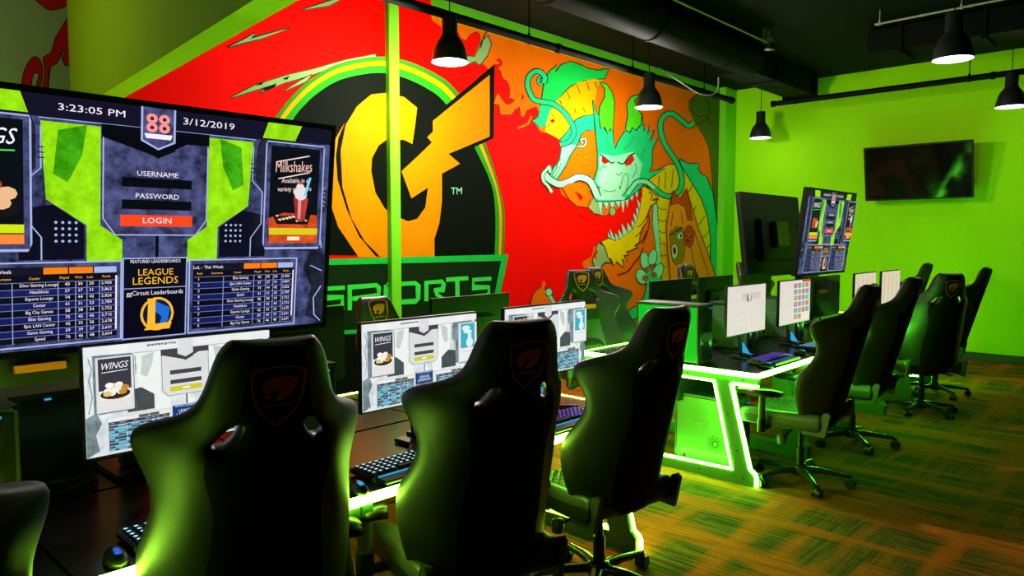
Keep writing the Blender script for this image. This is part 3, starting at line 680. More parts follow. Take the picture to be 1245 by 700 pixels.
def make_chair(label, loc):
    t = thing('gaming_chair', label, 'chair', loc, 0, None)
    b = chair_back().build('backrest', t, subsurf=1)
    # rear badge
    rb = logo(lambda a_, b_, d: backpt(0.785+b_, a_, 0.0435+d-1.2*abs(a_)**2), M['dull_orange']).build('rear_badge', b)
    fb = logo(lambda a_, b_, d: backpt(0.79+b_*1.15, -a_*1.15, -0.066-d-1.2*abs(a_)**2), M['orange']).build('front_badge', b)
    MB().box(Vector(backpt(0.56, 0, -0.072)), (0.022, 0.21, 0.036), M['orange'], Matrix.Rotation(LEAN, 3, 'Y'), 0.003).build('chest_strip', b)
    # lumbar pillow on the front
    lp = MB(); bm = bmesh.new(); bmesh.ops.create_cube(bm, size=1)
    for v in bm.verts: v.co = Vector((v.co.x*0.09, v.co.y*0.30, v.co.z*0.17))
    lp.bm(bm, M['leather'], Matrix.Translation(backpt(0.20, 0, -0.11)) @ Matrix.Rotation(LEAN, 4, 'Y'))
    lp.build('lumbar_pillow', t, subsurf=2)
    # seat with raised side bolsters
    ys = [-.275, -.26, -.19, -.15, -.07, 0, .07, .15, .19, .26, .275]; xs = [-.34, -.31, -.20, -.05, .08, .17, .215]
    n = len(ys); V = []; I = {}
    for side in (0, 1):
        for i, x in enumerate(xs):
            for j, y in enumerate(ys):
                z = 0.475+0.055*min(1, max(0, (abs(y)-.15)/.09)) if side == 0 else 0.415
                if side == 0 and i == 0: z = 0.45
                if side == 0 and j in (0, n-1): z = 0.48
                if side == 0 and x > .1: z += 0.01
                yy = y*(0.88 if i == 0 else 1)
                I[(side, i, j)] = len(V); V.append((x, yy, z))
    sb = MB(); sb.v = V
    def addf(f, m): sb.f.append(f); sb.mi.append(sb._m(m)); sb.sm.append(True)
    for i in range(len(xs)-1):
        for j in range(n-1):
            mq = M['quilt'] if 2 <= j < n-3 else M['seat']
            addf([I[(0, i, j)], I[(0, i+1, j)], I[(0, i+1, j+1)], I[(0, i, j+1)]], mq)
            addf([I[(1, i, j)], I[(1, i, j+1)], I[(1, i+1, j+1)], I[(1, i+1, j)]], M['leather'])
    for i in range(len(xs)-1):
        for j in (0, n-1): addf([I[(0, i, j)], I[(0, i+1, j)], I[(1, i+1, j)], I[(1, i, j)]], M['leather'])
    for j in range(n-1):
        for i in (0, len(xs)-1): addf([I[(0, i, j)], I[(0, i, j+1)], I[(1, i, j+1)], I[(1, i, j)]], M['leather'])
    bm = bmesh.new(); 
    for v in sb.v: bm.verts.new(v)
    bm.verts.ensure_lookup_table()
    for f, k in zip(sb.f, sb.mi):
        ff = bm.faces.new([bm.verts[i] for i in f]); ff.material_index = k
    bmesh.ops.recalc_face_normals(bm, faces=bm.faces[:])
    bm.verts.index_update(); sb.f = [[v.index for v in f.verts] for f in bm.faces]; bm.free()
    sb.build('seat', t, subsurf=2)
    # recline hinge covers on both sides
    for s in (-1, 1):
        MB().prism([(0.09, .395), (0.23, .39), (0.245, .45), (0.262, .535), (0.240, .548), (0.215, .535), (0.195, .47), (0.09, .44)], s*0.240, s*0.262, M['grey_plastic']).build('hinge_cover', t, bevel=0.006)
    # tilt mechanism
    tm = MB().box((0, 0, .395), (.22, .16, .045), M['plastic'], bev=.01).box((-.02, 0, .408), (.34, .05, .02), M['plastic']).box((-.10, 0, .405), (.05, .50, .018), M['plastic'])
    tm.build('tilt_mechanism', t)
    MB().tube([(-.02, .06, .39), (-.04, .20, .375), (-.05, .27, .36)], .008, M['plastic'], 8).box((-.052, .285, .357), (.03, .06, .012), M['plastic'], bev=.004).build('lever', t)
    MB().tube([(-.03, -.06, .37), (-.04, -.2, .33)], .007, M['plastic'], 8).lathe([(0, 0), (.026, .004), (.03, .03), (.026, .06), (0, .065)], (-.045, -.215, .295), M['grey_plastic'], 14).build('tension_knob', t)
    for s in (-1, 1):
        a_ = thing_part('armrest', t)
        MB().box((-.13, s*.29, .405), (.05, .12, .02), M['plastic'], bev=.005).tube([(-.13, s*.335, .39), (-.13, s*.335, .47)], .034, M['plastic'], 14, flat=.7).tube([(-.13, s*.335, .45), (-.13, s*.335, .615)], .027, M['grey_plastic'], 14, flat=.7).build('arm_post', a_)
        pm = MB(); bm = bmesh.new(); bmesh.ops.create_cube(bm, size=1)
        bmesh.ops.bevel(bm, geom=bm.edges[:], offset=.12, segments=2, affect='EDGES')
        for v in bm.verts: v.co = Vector((v.co.x*.27, v.co.y*.10, v.co.z*.034))
        pm.bm(bm, M['plastic'], Matrix.Translation((-.15, s*.325, .635)), True); pm.build('arm_pad', a_)
    MB().tube([(0, 0, .09), (0, 0, .24)], .028, M['plastic'], 16).tube([(0, 0, .22), (0, 0, .38)], .018, M['steel'], 14).build('gas_lift', t)
    bs = MB().lathe([(0, .125), (.045, .125), (.052, .11), (.05, .06), (.0, .06)], (0, 0, 0), M['gloss'], 20)
    for k in range(5):
        an = 2*PI*k/5+0.35; d = Vector((math.cos(an), math.sin(an), 0)); pz = Vector((0, 0, 1))
        bs.tube([d*.03+pz*.095, d*.15+pz*.092, d*.30+pz*.075], [.034, .028, .020], M['gloss'], 10, flat=.7)
    bs.build('star_base', t)
    for k in range(5):
        an = 2*PI*k/5+0.35; d = Vector((math.cos(an), math.sin(an), 0)); e = Vector((-d.y, d.x, 0))
        sw = an+1.1+k*.7; w = Vector((math.cos(sw), math.sin(sw), 0)); c = d*.295+Vector((w.y, -w.x, 0))*.015
        cm = MB().tube([c+Vector((0, 0, .045)), c+Vector((0, 0, .085))], .010, M['steel'], 8)
        for s in (-1, 1): cm.tube([c+w*s*.008+Vector((0, 0, .03)), c+w*s*.026+Vector((0, 0, .03))], .03, M['plastic'], 14)
        cm.tube([c-w*.007+Vector((0, 0, .038)), c+w*.007+Vector((0, 0, .038))], .029, M['grey_plastic'], 14)
        cm.build('caster', t)
    return t
def thing_part(name, parent):
    o = bpy.data.objects.new(name, None); o.empty_display_size = .05; col.objects.link(o); o.parent = parent; return o

near = 'gaming chairs along the near side of the desks'; far = 'gaming chairs on the far side of the desks'
ch = make_chair('black gaming chair with a shield badge, directly in front of the first bright monitor', (-1.97, 0.97, 0.04))
ch.rotation_euler[2] = math.radians(-15)
ch['group'] = near
CH = [
 ('partly seen black gaming chair cut off at the lower left corner', (-1.93, 0.17, 0), math.radians(-10), near),
 ('black gaming chair before the middle monitor under the round logo', (-1.86, 1.75, 0.03), math.radians(-18), near),
 ('black gaming chair at the aisle end of the first desk row, back turned sideways', (-1.94, 2.66, 0), math.radians(-9), near),
 ('whole gaming chair with armrests lit green at the corner of the second desk row', (-1.84, 4.74, 0), math.radians(3), near),
 ('black gaming chair second in line along the right hand desk row', (-1.90, 5.92, 0), math.radians(2), near),
 ('wide black gaming chair turned with its back to us, third along the right hand desks', (-1.80, 7.50, -.02), math.radians(-48), near),
 ('tall narrow looking gaming chair furthest away behind the end of the desk row', (-2.66, 9.45, 0), math.radians(5), near),
 ('rightmost gaming chair, side on before the lime wall', (-1.90, 8.42, 0), math.radians(8), near),
 ('gaming chair facing us behind the first desk row, badge under the SPORTS lettering', (-3.52, 2.85, -.10), PI, far),
 ('gaming chair facing us left of the dark screens, with orange strip, beside the dragon', (-3.68, 5.02, 0), PI-0.45, far),
 ('gaming chair turned sideways just right of its neighbour, beneath the dragon claw', (-3.95, 5.78, 0), PI-0.1, far),
 ('gaming chair facing us whose badge shows between the two dark screen backs', (-3.50, 6.78, 0), PI-0.1, far),
 ('gaming chair seen edge on beneath the painted woman head', (-3.84, 7.55, 0), PI+0.3, far),
 ('gaming chair facing us with bright badge in front of the corner pier', (-3.66, 8.42, 0), PI-0.15, far),
 ('gaming chair barely seen under the first monitor, on the far side', (-3.62, 0.95, 0), PI, far),
]
chairs = [ch]
for lab, loc, rz, g in CH: chairs.append(dup(ch, loc, rz, lab, g))

# ================================================================== DESKS
def led_path(mb, pts, y0, y1, m, w=0.017):
    """a flat led strip that follows pts (x, z) on the side of a leg frame"""
    f = Flat(lambda a_, b_, d: Vector((a_, y0, b_)))
    mb_pts = pts
    n = len(pts); vs = []; fs = []
    for i, p in enumerate(mb_pts):
        a_ = mb_pts[max(0, i-1)]; b_ = mb_pts[min(n-1, i+1)]; tx, tz = b_[0]-a_[0], b_[1]-a_[1]; l = math.hypot(tx, tz) or 1
        nx, nz = -tz/l*w/2, tx/l*w/2
        if 0 < i < n-1: nx *= 1.2; nz *= 1.2
        vs += [(p[0]+nx, y0, p[1]+nz), (p[0]-nx, y0, p[1]-nz), (p[0]-nx, y1, p[1]-nz), (p[0]+nx, y1, p[1]+nz)]
    for i in range(n-1):
        for k in range(4): fs.append([4*i+k, 4*i+(k+1) % 4, 4*i+4+(k+1) % 4, 4*i+4+k])
    mb.add(vs, fs, m)
DW, DD = 0.90, 0.70
def make_desk(label, loc, led, group, rz=0, ends=(), DW=0.90):
    t = thing('gaming_desk', label, 'desk', loc, rz, group)
    MB().box((-DD/2, 0, .728), (DD-.01, DW-.004, .026), M['desk'], bev=.004).build('desktop', t)
    leg = [(0, .714), (0, .665), (-.175, .665), (-.035, .115), (0, .085), (0, 0), (-.69, 0), (-.69, .075), (-.165, .085), (-.30, .665), (-.69, .665), (-.69, .714)]
    for s in (-1, 1):
        y0 = s*(DW/2-.006); y1 = s*(DW/2-.046)
        lf = MB().prism(leg, min(y0, y1), max(y0, y1), M['frame'])
        for (bx, bz) in ((-.1, .69), (-.5, .69), (-.2, .45), (-.13, .22), (-.4, .04), (-.08, .045)):
            ya = y0; lf.tube([(bx, ya-.004*(-s), bz), (bx, ya+.003*s, bz)], .007, M['steel'], 8)
        g = lf.build('leg_frame', t)
        ls = MB()
        ya, yb = sorted((s*(DW/2-.016), s*(DW/2-.001)))
        led_path(ls, [(.004, .66), (-.172, .66), (-.180, .655), (-.038, .112), (-.004, .088), (.005, .07), (.005, .004)], ya, yb, led)
        led_path(ls, [(-.69, .66), (-.302, .66), (-.165, .09), (-.69, .08)], ya, yb, led)
        if s in ends: ls.build('led_outline', g)
    MB().box((.003, 0, .728), (.014, DW-.002, .030), led).build('led_edge', t)
    for s in ends:
        MB().box((-DD/2+.004, s*(DW/2+.003), .728), (DD-.006, .010, .030), led).build('led_edge', t)
    MB().box((-.60, 0, .55), (.02, DW-.1, .16), M['plastic'], bev=.003).build('modesty_panel', t)
    return t
row1 = [.125, .975, 1.825, 2.675]; row2 = [4.43+.45+.9*k for k in range(5)]
g1 = 'first row of black desks with lime light strips'; g2 = 'second row of black desks with green light strips'
names1 = ['black desk at the lower left corner, its lime edge cut off', 'black desk holding the nearest bright monitor', 'black desk holding the middle monitor under the logo', 'black desk with lime foot light at the aisle end of the first row']
names2 = ['black desk with glowing green Z shaped leg at the corner of the second row', 'second desk of the right hand row, green edge behind the whole lit chair', 'third desk of the right hand row, under the unlit monitor', 'fourth desk of the right hand row, by the pale monitor behind a headrest', 'last desk of the right hand row nearest the lime wall']
for r_, nm, led, g, desc in ((row1, names1, M['led_y'], g1, 'first'), (row2, names2, M['led_g'], g2, 'second')):
    for k, y in enumerate(r_):
        ends = (-1,) if k == 0 else ((1,) if k == len(r_)-1 else ())
        make_desk(nm[k], (-2.0, y, 0), led, g, 0, ends, .85 if r_ is row1 else .90)
        pos = {0: 'nearest to us', len(r_)-1: 'furthest from us'}.get(k, ['', 'second from the near end', 'third from the near end', 'fourth from the near end'][min(k, 3)])
        make_desk('desk on the mural side of the %s desk row, %s' % (desc, pos), (-3.405, y, 0), led, g, PI, tuple(-e for e in ends), .85 if r_ is row1 else .90)

# ================================================================ SCREENS
def screen_fn(w, h, x0=0.0):
    return lambda a_, b_, d: Vector((x0+d, (a_-.5)*w, (.5-b_)*h))
def kiosk(w, h, dark=True, x0=0.0):
    """the lounge's log in page: header, log in box, two posters, two score tables"""
    f = Flat(screen_fn(w, h, x0), 0.00012)
    if dark:
        c = dict(bg=scr((14, 16, 30)), steel=scr((58, 66, 112), .9), deep=scr((20, 22, 45), .6), edge=scr((170, 185, 235)), green=scr((150, 232, 8), .28), green2=scr((60, 165, 0), .4), panel=scr((62, 66, 112), .85),
                 txt=scr((250, 240, 255)), btn=scr((255, 72, 30)), field=scr((8, 8, 18)), row1=scr((10, 10, 28)), row2=scr((22, 28, 92)), line=scr((150, 160, 215)), head=scr((20, 18, 40)), tab=scr((255, 130, 20)), tab2=scr((170, 185, 235)), gold=scr((255, 190, 50)), poster=scr((10, 14, 24)), hex=scr((12, 10, 30)))
    else:
        c = dict(bg=scr((205, 214, 214), .12), steel=scr((222, 230, 232), .22), deep=scr((120, 140, 145), .5), edge=scr((90, 110, 115)), green=scr((240, 244, 240), .03), green2=scr((200, 206, 200), .1), panel=scr((222, 224, 224), .06),
                 txt=scr((250, 252, 252)), btn=scr((210, 205, 40)), field=scr((70, 66, 74)), row1=scr((60, 70, 90)), row2=scr((110, 190, 215)), line=scr((235, 240, 245)), head=scr((235, 238, 240)), tab=scr((90, 90, 84)), tab2=scr((240, 238, 220)), gold=scr((250, 250, 255)), poster=scr((235, 238, 238)), hex=scr((70, 76, 80)))
    f.rect(0, 0, 1, 1, c['bg'])
    f.rect(0, 0, 1, 1, c['steel'])
    # central green field
    for s in (0, 1):
        q = (lambda x: 1-x) if s else (lambda x: x)
        f.poly([(q(.245), .10), (q(.37), .10), (q(.37), .50), (q(.42), .56), (q(.42), .66), (q(.34), .66), (q(.34), .50), (q(.255), .40)], c['green'])
        f.poly([(q(.28), .13), (q(.34), .10), (q(.33), .22), (q(.30), .33), (q(.27), .30)], c['green2'])
        f.poly([(q(.20), .44), (q(.27), .42), (q(.335), .50), (q(.335), .64), (q(.20), .64)], c['hex'])
        for i in range(4):
            for j in range(4): f.ell(q(.275+i*.014), .49+j*.025, .0035, .006, c['edge'], 6)
        f.line([(q(.245), .12), (q(.245), .28), (q(.215), .33), (q(.215), .48), (q(.245), .55), (q(.245), .64)], c['edge'], .003)
        f.poly([(q(.04), .08), (q(.225), .08), (q(.235), .13), (q(.235), .28), (q(.205), .34), (q(.205), .60), (q(.04), .62)], c['deep'])
        f.line([(q(.02), .10), (q(.035), .20), (q(.02), .30), (q(.035), .45), (q(.015), .60)], c['edge'], .004)
        for k in range(5): f.line([(q(.012), .30+k*.022), (q(.03), .28+k*.022)], c['edge'], .0025)
        f.poly([(q(.0), .64), (q(.05), .60), (q(.075), .70), (q(.045), .80), (q(.06), .95), (q(.0), 1.0)], c['deep'])
        for a0, a1 in (((.01, .72), (.05, .69)), ((.01, .80), (.035, .86)), ((.035, .86), (.03, .95)), ((.03, .95), (.008, .985))): f.line([(q(a0[0]), a0[1]), (q(a1[0]), a1[1])], c['edge'], .004)
        for k in range(3): f.line([(q(.238), .20+k*.02), (q(.252), .20+k*.02)], c['field'], .004)
        # header block
    f.poly([(0, 0), (1, 0), (1, .075), (.76, .085), (.24, .085), (0, .075)], c['head'])
    for s in (0, 1):
        q = (lambda x: 1-x) if s else (lambda x: x)
        f.poly([(q(.10), .0), (q(.205), .0), (q(.22), .075), (q(.12), .075)], c['green'])
        f.line([(q(.24), .088), (q(.46), .088)], c['edge'], .003)
        f.poly([(q(.37), .088), (q(.46), .088), (q(.46), .15), (q(.37), .15)], c['field'])
    # log in box
    f.poly([(.372, .13), (.628, .13), (.628, .47), (.60, .54), (.40, .54), (.372, .47)], c['edge']); f.poly([(.375, .135), (.625, .135), (.625, .47), (.598, .535), (.402, .535), (.375, .47)], c['panel'])
    f.poly([(.372, .09), (.455, .09), (.47, .17), (.5, .205), (.53, .17), (.545, .09), (.628, .09), (.628, .14), (.372, .14)], c['field'])
    f.poly([(.458, 0), (.542, 0), (.542, .14), (.5, .175), (.458, .14)], c['edge'] if dark else c['panel']); f.poly([(.463, 0), (.537, 0), (.537, .135), (.5, .167), (.463, .135)], c['panel'])
    f.poly([(.458, .145), (.5, .18), (.542, .145), (.542, .175), (.5, .21), (.458, .175)], c['field'])
    if dark:
        pk = scr((255, 150, 150))
        for (x, y) in ((.484, .045), (.514, .045), (.484, .082), (.514, .082)):
            f.ell(x, y, .014, .021, pk, 10); f.ell(x, y, .005, .008, c['deep'], 8)
        f.poly([(.466, .108), (.534, .108), (.530, .128), (.470, .128)], c['txt'])
    fs = .030
    if dark:
        f.text('USERNAME', .5, .278, fs, c['txt'], .68); f.text('PASSWORD', .5, .372, fs, c['txt'], .68)
        f.text('3:23:05 PM', .350, .042, .038, c['txt'], .86); f.text('3/12/2019', .628, .042, .040, c['txt'], .86)
    f.rect(.415, .295, .585, .335, c['field']); f.rect(.415, .388, .585, .428, c['field'])
    f.rect(.412, .452, .588, .50, c['btn'])
    if dark: f.text('LOGIN', .5, .476, .034, c['txt'], .7)
    else: f.rect(.48, .467, .52, .483, c['txt'])
    if not dark:
        f.rect(.30, .02, .45, .04, c['deep']); f.text('3:23:05 PM', .375, .045, .045, c['txt'], .62); f.text('3/12/2019', .625, .045, .045, c['txt'], .62)
    f.rect(.496, .54, .504, .64, c['field'])
    # centre card
    f.rect(.418, .635, .578, .99, c['edge'] if dark else c['panel']); f.rect(.421, .64, .575, .985, scr((8, 8, 26)) if dark else scr((8, 60, 130)))
    f.text('FEATURED LEADERBOARDS', .498, .652, .020, c['txt'], .5)
    f.text('LEAGUE', .498, .70, .040, c['gold'], .62); f.text('of', .478, .722, .014, c['gold'], .6); f.text('LEGENDS', .498, .738, .044, c['gold'], .62)
    f.line([(.421, .768), (.575, .768)], c['edge'], .003)
    f.text('ggCircuit Leaderboards', .498, .79, .027, c['txt'], .55)
    f.ell(.503, .885, .042, .075, c['gold']); f.ell(.503, .885, .036, .065, scr((6, 30, 70)) if dark else scr((30, 100, 180)))
    f.poly([(.50, .83), (.535, .86), (.53, .92), (.505, .945), (.515, .90), (.495, .87)], scr((30, 110, 220)))
    f.poly([(.478, .815), (.502, .815), (.498, .83), (.498, .93), (.54, .925), (.535, .955), (.47, .955), (.478, .94), (.480, .83)], c['gold'])
    # tables
    cols = [.02, .20, .47, .72, .82, .90]
    cent = ['Dino Gaming Lounge', 'Elite Gaming', 'Headshots', 'Epic LAN Center', 'Esports Lounge', 'Game Gaming', 'Center', 'Speed', 'Big City Games']
    for s in (0, 1):
        x0, x1 = ((.10, .405), (.590, .885))[s]; y0, y1 = .665, .965; W = x1-x0
        f.poly([(x0-.012, y0-.02), (x1+.012, y0-.02), (x1+.012, y1+.02), (x0-.012, y1+.02)], c['edge'] if dark else c['panel']); f.rect(x0-.008, y0-.014, x1+.008, y1+.014, c['panel'])
        f.rect(x0, y0, x1, y1, c['row1'])
        f.rect(x0, y0, x1, y0+.032, c['head'])
        f.text('LoL - This Week', x0+W*.14, y0+.017, .020, c['txt'], .6)
        for k, cc in enumerate((c['tab'], c['tab'], c['tab2'])): f.rect(x0+W*(.48+k*.175), y0+.003, x0+W*(.48+k*.175+.165), y0+.029, cc)
        for xx, tx in zip((.06, .22, .42, .62, .72, .80, .92), ('Rank', 'Username', 'Center', 'Played', 'Won', 'Lost', 'Points')): f.text(tx, x0+W*xx, y0+.045, .014, c['gold'], .55)
        n = 9; rh = (y1-y0-.058)/n
        for r in range(n):
            ya = y0+.058+r*rh
            if r % 2 == 1: f.rect(x0, ya, x1, ya+rh, c['row2'])
            if not dark:
                for xx, ww in ((.04, .09), (.20, .12), (.42, .14), (.62, .05), (.72, .05), (.82, .05), (.92, .06)):
                    if (r+int(xx*10)) % 3: f.rect(x0+W*(xx-ww/2), ya+rh*.2, x0+W*(xx+ww/2), ya+rh*.8, c['row1'] if r % 2 else c['row2'])
            else:
                f.text(cent[(r*2+s) % 9], x0+W*.45, ya+rh*.5, .018, c['txt'], .5)
                f.text(str(r+1), x0+W*.05, ya+rh*.5, .018, c['txt'], .6)
                for xx, v in ((.64, str(40+(r*17) % 50)), (.73, str(30+(r*7) % 20)), (.81, str(20+(r*11) % 30)), (.92, '2,%03d' % (900-r*37))): f.text(v, x0+W*xx, ya+rh*.5, .018, c['txt'], .6)
        if not dark:
            f.rect(x0, y0+.058, x1, y0+.062, c['line'])
        for xx in (.27, .57, .69, .77, .86): f.rect(x0+W*xx, y0+.058, x0+W*xx+.0018, y1, c['line'])
        f.rect(x1-.006, y0+.04, x1-.002, y1-.03, c['txt'])
        for r in range(n): f.rect(x0, y0+.058+r*rh, x1, y0+.058+r*rh+.0015, c['line'])
    # posters
    for s in (0, 1):
        x0, x1 = ((.05, .205), (.795, .95))[s]; y0, y1 = .105, .57
        f.poly([(x0-.012, y0-.02), (x1+.012, y0-.02), (x1+.016, y0), (x1+.016, y1), (x1+.008, y1+.03), (x0-.008, y1+.03), (x0-.016, y1), (x0-.016, y0)], c['edge']); f.rect(x0-.012, y0-.014, x1+.012, y1+.02, c['panel'])
        f.rect(x0, y0, x1, y1, c['poster']); W = x1-x0; H = y1-y0; cx = (x0+x1)/2
        if s == 0:
            if not dark: f.rect(x0, y0, x1, y0+H*.62, scr((60, 58, 68)))
            wt = scr((250, 250, 255))
            f.text('WINGS', cx, y0+.07, .085, wt, .47, shear=.15, slope=-.05)
            f.line([(x0+W*.1, y0+.125), (x0+W*.9, y0+.115)], scr((90, 220, 60)) if dark else wt, .006)
            cl = ((190, 70, 30), (235, 120, 50), (150, 45, 20), (240, 190, 140), (205, 90, 40)) if dark else ((250, 240, 230), (240, 236, 236), (230, 200, 120), (200, 140, 50), (255, 255, 255))
            f.ell(cx, y0+H*.70, W*.46, H*.10, scr((24, 18, 20)) if dark else scr((60, 40, 20)))
            for k in range(16): f.ell(cx+W*.33*math.cos(k*2.4)*(.4+.04*k), y0+H*(.60+.08*math.sin(k*1.7)), W*.13, H*.055, scr(cl[k % 5]), 9)
            if dark: f.rect(x0, y0+H*.84, x1, y0+H*.91, scr((210, 235, 20))); f.rect(x0, y0+H*.92, x1, y1, scr((255, 140, 60)))
            else: f.rect(x0, y0+H*.80, x1, y1, scr((232, 228, 224)))
        else:
            if dark:
                wt = scr((255, 225, 215))
                f.line([(x0+W*.13, y0+.075), (x0+W*.78, y0+.035)], wt, .005); f.line([(x0+W*.16, y0+.155), (x0+W*.80, y0+.115)], wt, .005)
                f.text('Milkshakes', x0+W*.47, y0+.095, .075, scr((255, 200, 190)), .36, slope=-.12); f.text('Available in a', x0+W*.5, y0+.16, .032, wt, .5, slope=-.1); f.text('variety of flavors', x0+W*.5, y0+.20, .032, wt, .5, slope=-.1)
                f.poly([(x0, y0+H*.74), (x0+W*.3, y0+H*.68), (x1, y0+H*.70), (x1, y0+H*.86), (x0, y0+H*.86)], scr((225, 70, 20), .5))
                f.poly([(x0+W*.08, y0+H*.72), (x0+W*.86, y0+H*.69), (x0+W*.80, y0+H*.80), (x0+W*.16, y0+H*.80)], scr((22, 14, 18))); 
                for k in range(26): f.ell(x0+W*(.16+.62*((k*.37) % 1)), y0+H*(.715+.05*((k*.61) % 1)), W*.03, H*.009, scr(((250, 225, 200), (120, 60, 40), (255, 245, 230))[k % 3]), 6)
                f.poly([(x0+W*.47, y0+H*.52), (x0+W*.78, y0+H*.52), (x0+W*.72, y0+H*.76), (x0+W*.54, y0+H*.76)], scr((170, 50, 55), .4)); f.poly([(x0+W*.56, y0+H*.5), (x0+W*.64, y0+H*.5), (x0+W*.63, y0+H*.74), (x0+W*.58, y0+H*.74)], scr((235, 150, 150)))
                for k, (dx, dy, r) in enumerate(((.62, .49, .13), (.55, .46, .09), (.66, .44, .09), (.60, .40, .08), (.61, .365, .035))): f.ell(x0+W*dx, y0+H*dy, W*r, H*r*.42, scr((235, 228, 225) if k < 4 else (230, 60, 60)), 10)
                f.line([(x0+W*.70, y0+H*.50), (x0+W*.80, y0+H*.30)], scr((120, 215, 245)), .008)
                f.rect(x0, y0+H*.84, x1, y0+H*.91, scr((225, 205, 30))); f.rect(x0, y0+H*.91, x1, y1, scr((215, 75, 20), .5)); f.rect(cx-.02, y0+H*.93, cx+.02, y0+H*.97, scr((255, 235, 200)))
            else:
                f.rect(x0+W*.06, y0, x1-W*.06, y0+H*.66, scr((60, 175, 195)))
                for k, (dx, dy, r, rr) in enumerate(((.4, .12, .26, .07), (.5, .22, .28, .05), (.62, .34, .12, .12), (.62, .52, .22, .14))): f.ell(x0+W*dx, y0+H*dy, W*r, H*rr, scr((225, 242, 245)), 12)
                f.line([(x0+W*.12, y0+H*.74), (x0+W*.5, y0+H*.76), (x0+W*.9, y0+H*.72)], scr((205, 180, 165)), .006)
    return f

def make_tv(label, loc, rot, w=1.33, h=0.775, content=None, cat='television', name='tv'):
    t = thing(name, label, cat, loc); t.rotation_euler = rot
    b = 0.020
    MB().box((-.028, 0, 0), (.045, w+2*b, h+2*b), M['tvblack'], bev=.006).box((-.065, 0, -.05), (.05, w*.6, h*.55), M['tvblack'], bev=.02).build('tv_body', t)
    fr = MB()
    for s in (-1, 1):
        fr.box((-.002, s*(w/2+b/2), 0), (.012, b, h+2*b), M['tvblack']); fr.box((-.002, 0, s*(h/2+b/2)), (.012, w, b), M['tvblack'])
    fr.build('bezel', t)
    if content is None: MB().box((-.004, 0, 0), (.004, w, h), M['offscreen']).build('screen', t)
    else:
        content.build('screen', t)
    MB().box((-.11, 0, 0), (.06, .30, .26), M['steel'], bev=.01).build('mount_bracket', t)
    return t
TILT = math.radians(7)
make_tv('big television over the first desk row showing the log in page and milkshakes poster', (-2.585, 0.99, 1.645), (0, TILT, 0), 1.33, .785, kiosk(1.33, .785, True, -.003))
k2 = kiosk(1.22, .775, True, -.003)
make_tv('lit television over the second desk row showing the green log in page', (-2.60, 7.25, 1.665), (0, TILT, 0), 1.22, .775, k2)
make_tv('switched off television leaning away, left of the lit one over the second desks', (-3.22, 7.36, 1.64), (0, TILT, PI), 1.36, .80)
wt_ = make_tv('black wall television on the lime end wall at right', (-2.765, BACK_Y-.33, 2.50), (0, math.radians(12), -PI/2), 1.27, .70)
MB().box((-.20, 0, .02), (.16, .06, .06), M['steel']).box((-.285, 0, .0), (.02, .4, .3), M['steel']).build('wall_arm', wt_, rot=(0, 0, 0))
def tv_stand(label, y, xm=-2.87):
    t = thing('tv_stand', label, 'stand', (xm, y, .7425))
    MB().box((0, 0, .01), (.26, .20, .02), M['steel'], bev=.006).build('base_plate', t)
    MB().box((0, 0, .52), (.07, .09, 1.0), M['steel'], bev=.008).build('pole', t)
    return t
tv_stand('black post on the first desks carrying the big lit television', .99)
tv_stand('black post on the second desks carrying two televisions', 7.38, -2.91)

# monitors
def make_monitor(label, loc, rz, content=None, group=None, w=.61, h=.345):
    t = thing('monitor', label, 'monitor', loc, rz, group)
    zc = .355
    pn = MB().box((-.014, 0, zc), (.022, w+.014, h+.016), M['plastic'], bev=.003).box((-.035, 0, zc-.02), (.03, w*.55, h*.5), M['plastic'], bev=.012)
    pn.build('monitor_shell', t)
    o = (content.build('screen', t, loc=(-.0025, 0, zc)) if content else MB().box((0, 0, 0), (.001, w, h), M['offscreen']).build('screen', t, loc=(-.0028, 0, zc)))
    MB().prism([(-.055, .02), (-.035, .02), (-.045, .36), (-.062, .36)], -.025, .025, M['plastic']).build('stand_neck', t)
    st = MB().prism([(.06, 0), (.075, 0), (-.03, .035), (-.10, .035), (-.10, 0)], -.012, .012, M['plastic'])
    st.box((-.05, 0, .010), (.10, .16, .018), M['plastic'], bev=.004)
    for s in (-1, 1): st.prism([(-.05, s*.03), (-.03, s*.01), (.10, s*.13), (.085, s*.15)], .001, .014, M['plastic'], 'z')
    st.build('stand_foot', t)
    MB().prism([(.045, .030), (.02, .036), (-.03, .11), (-.028, .038)], -.009, .009, M['cyan']).build('foot_light', t)
    return t
gm = 'monitors on the near side of the desks'; gf = 'monitors turned away on the far side of the desks'
DZ = .7425
def place_mon(label, y, content, x=-2.36, rz=0.0, g=gm, **k): return make_monitor(label, (x, y, DZ), rz, content, g, **k)
place_mon('large monitor in the lower left showing the pale log in page and a WINGS poster', 1.02, kiosk(.61, .345, False), -2.46, 0.0)
place_mon('monitor under the round logo showing the pale log in page, middle of three', 1.955, kiosk(.61, .345, False), -2.34, 0.0)
place_mon('monitor showing the pale page between the second and third chairs', 2.78, kiosk(.61, .345, False), -2.36, 0.0)
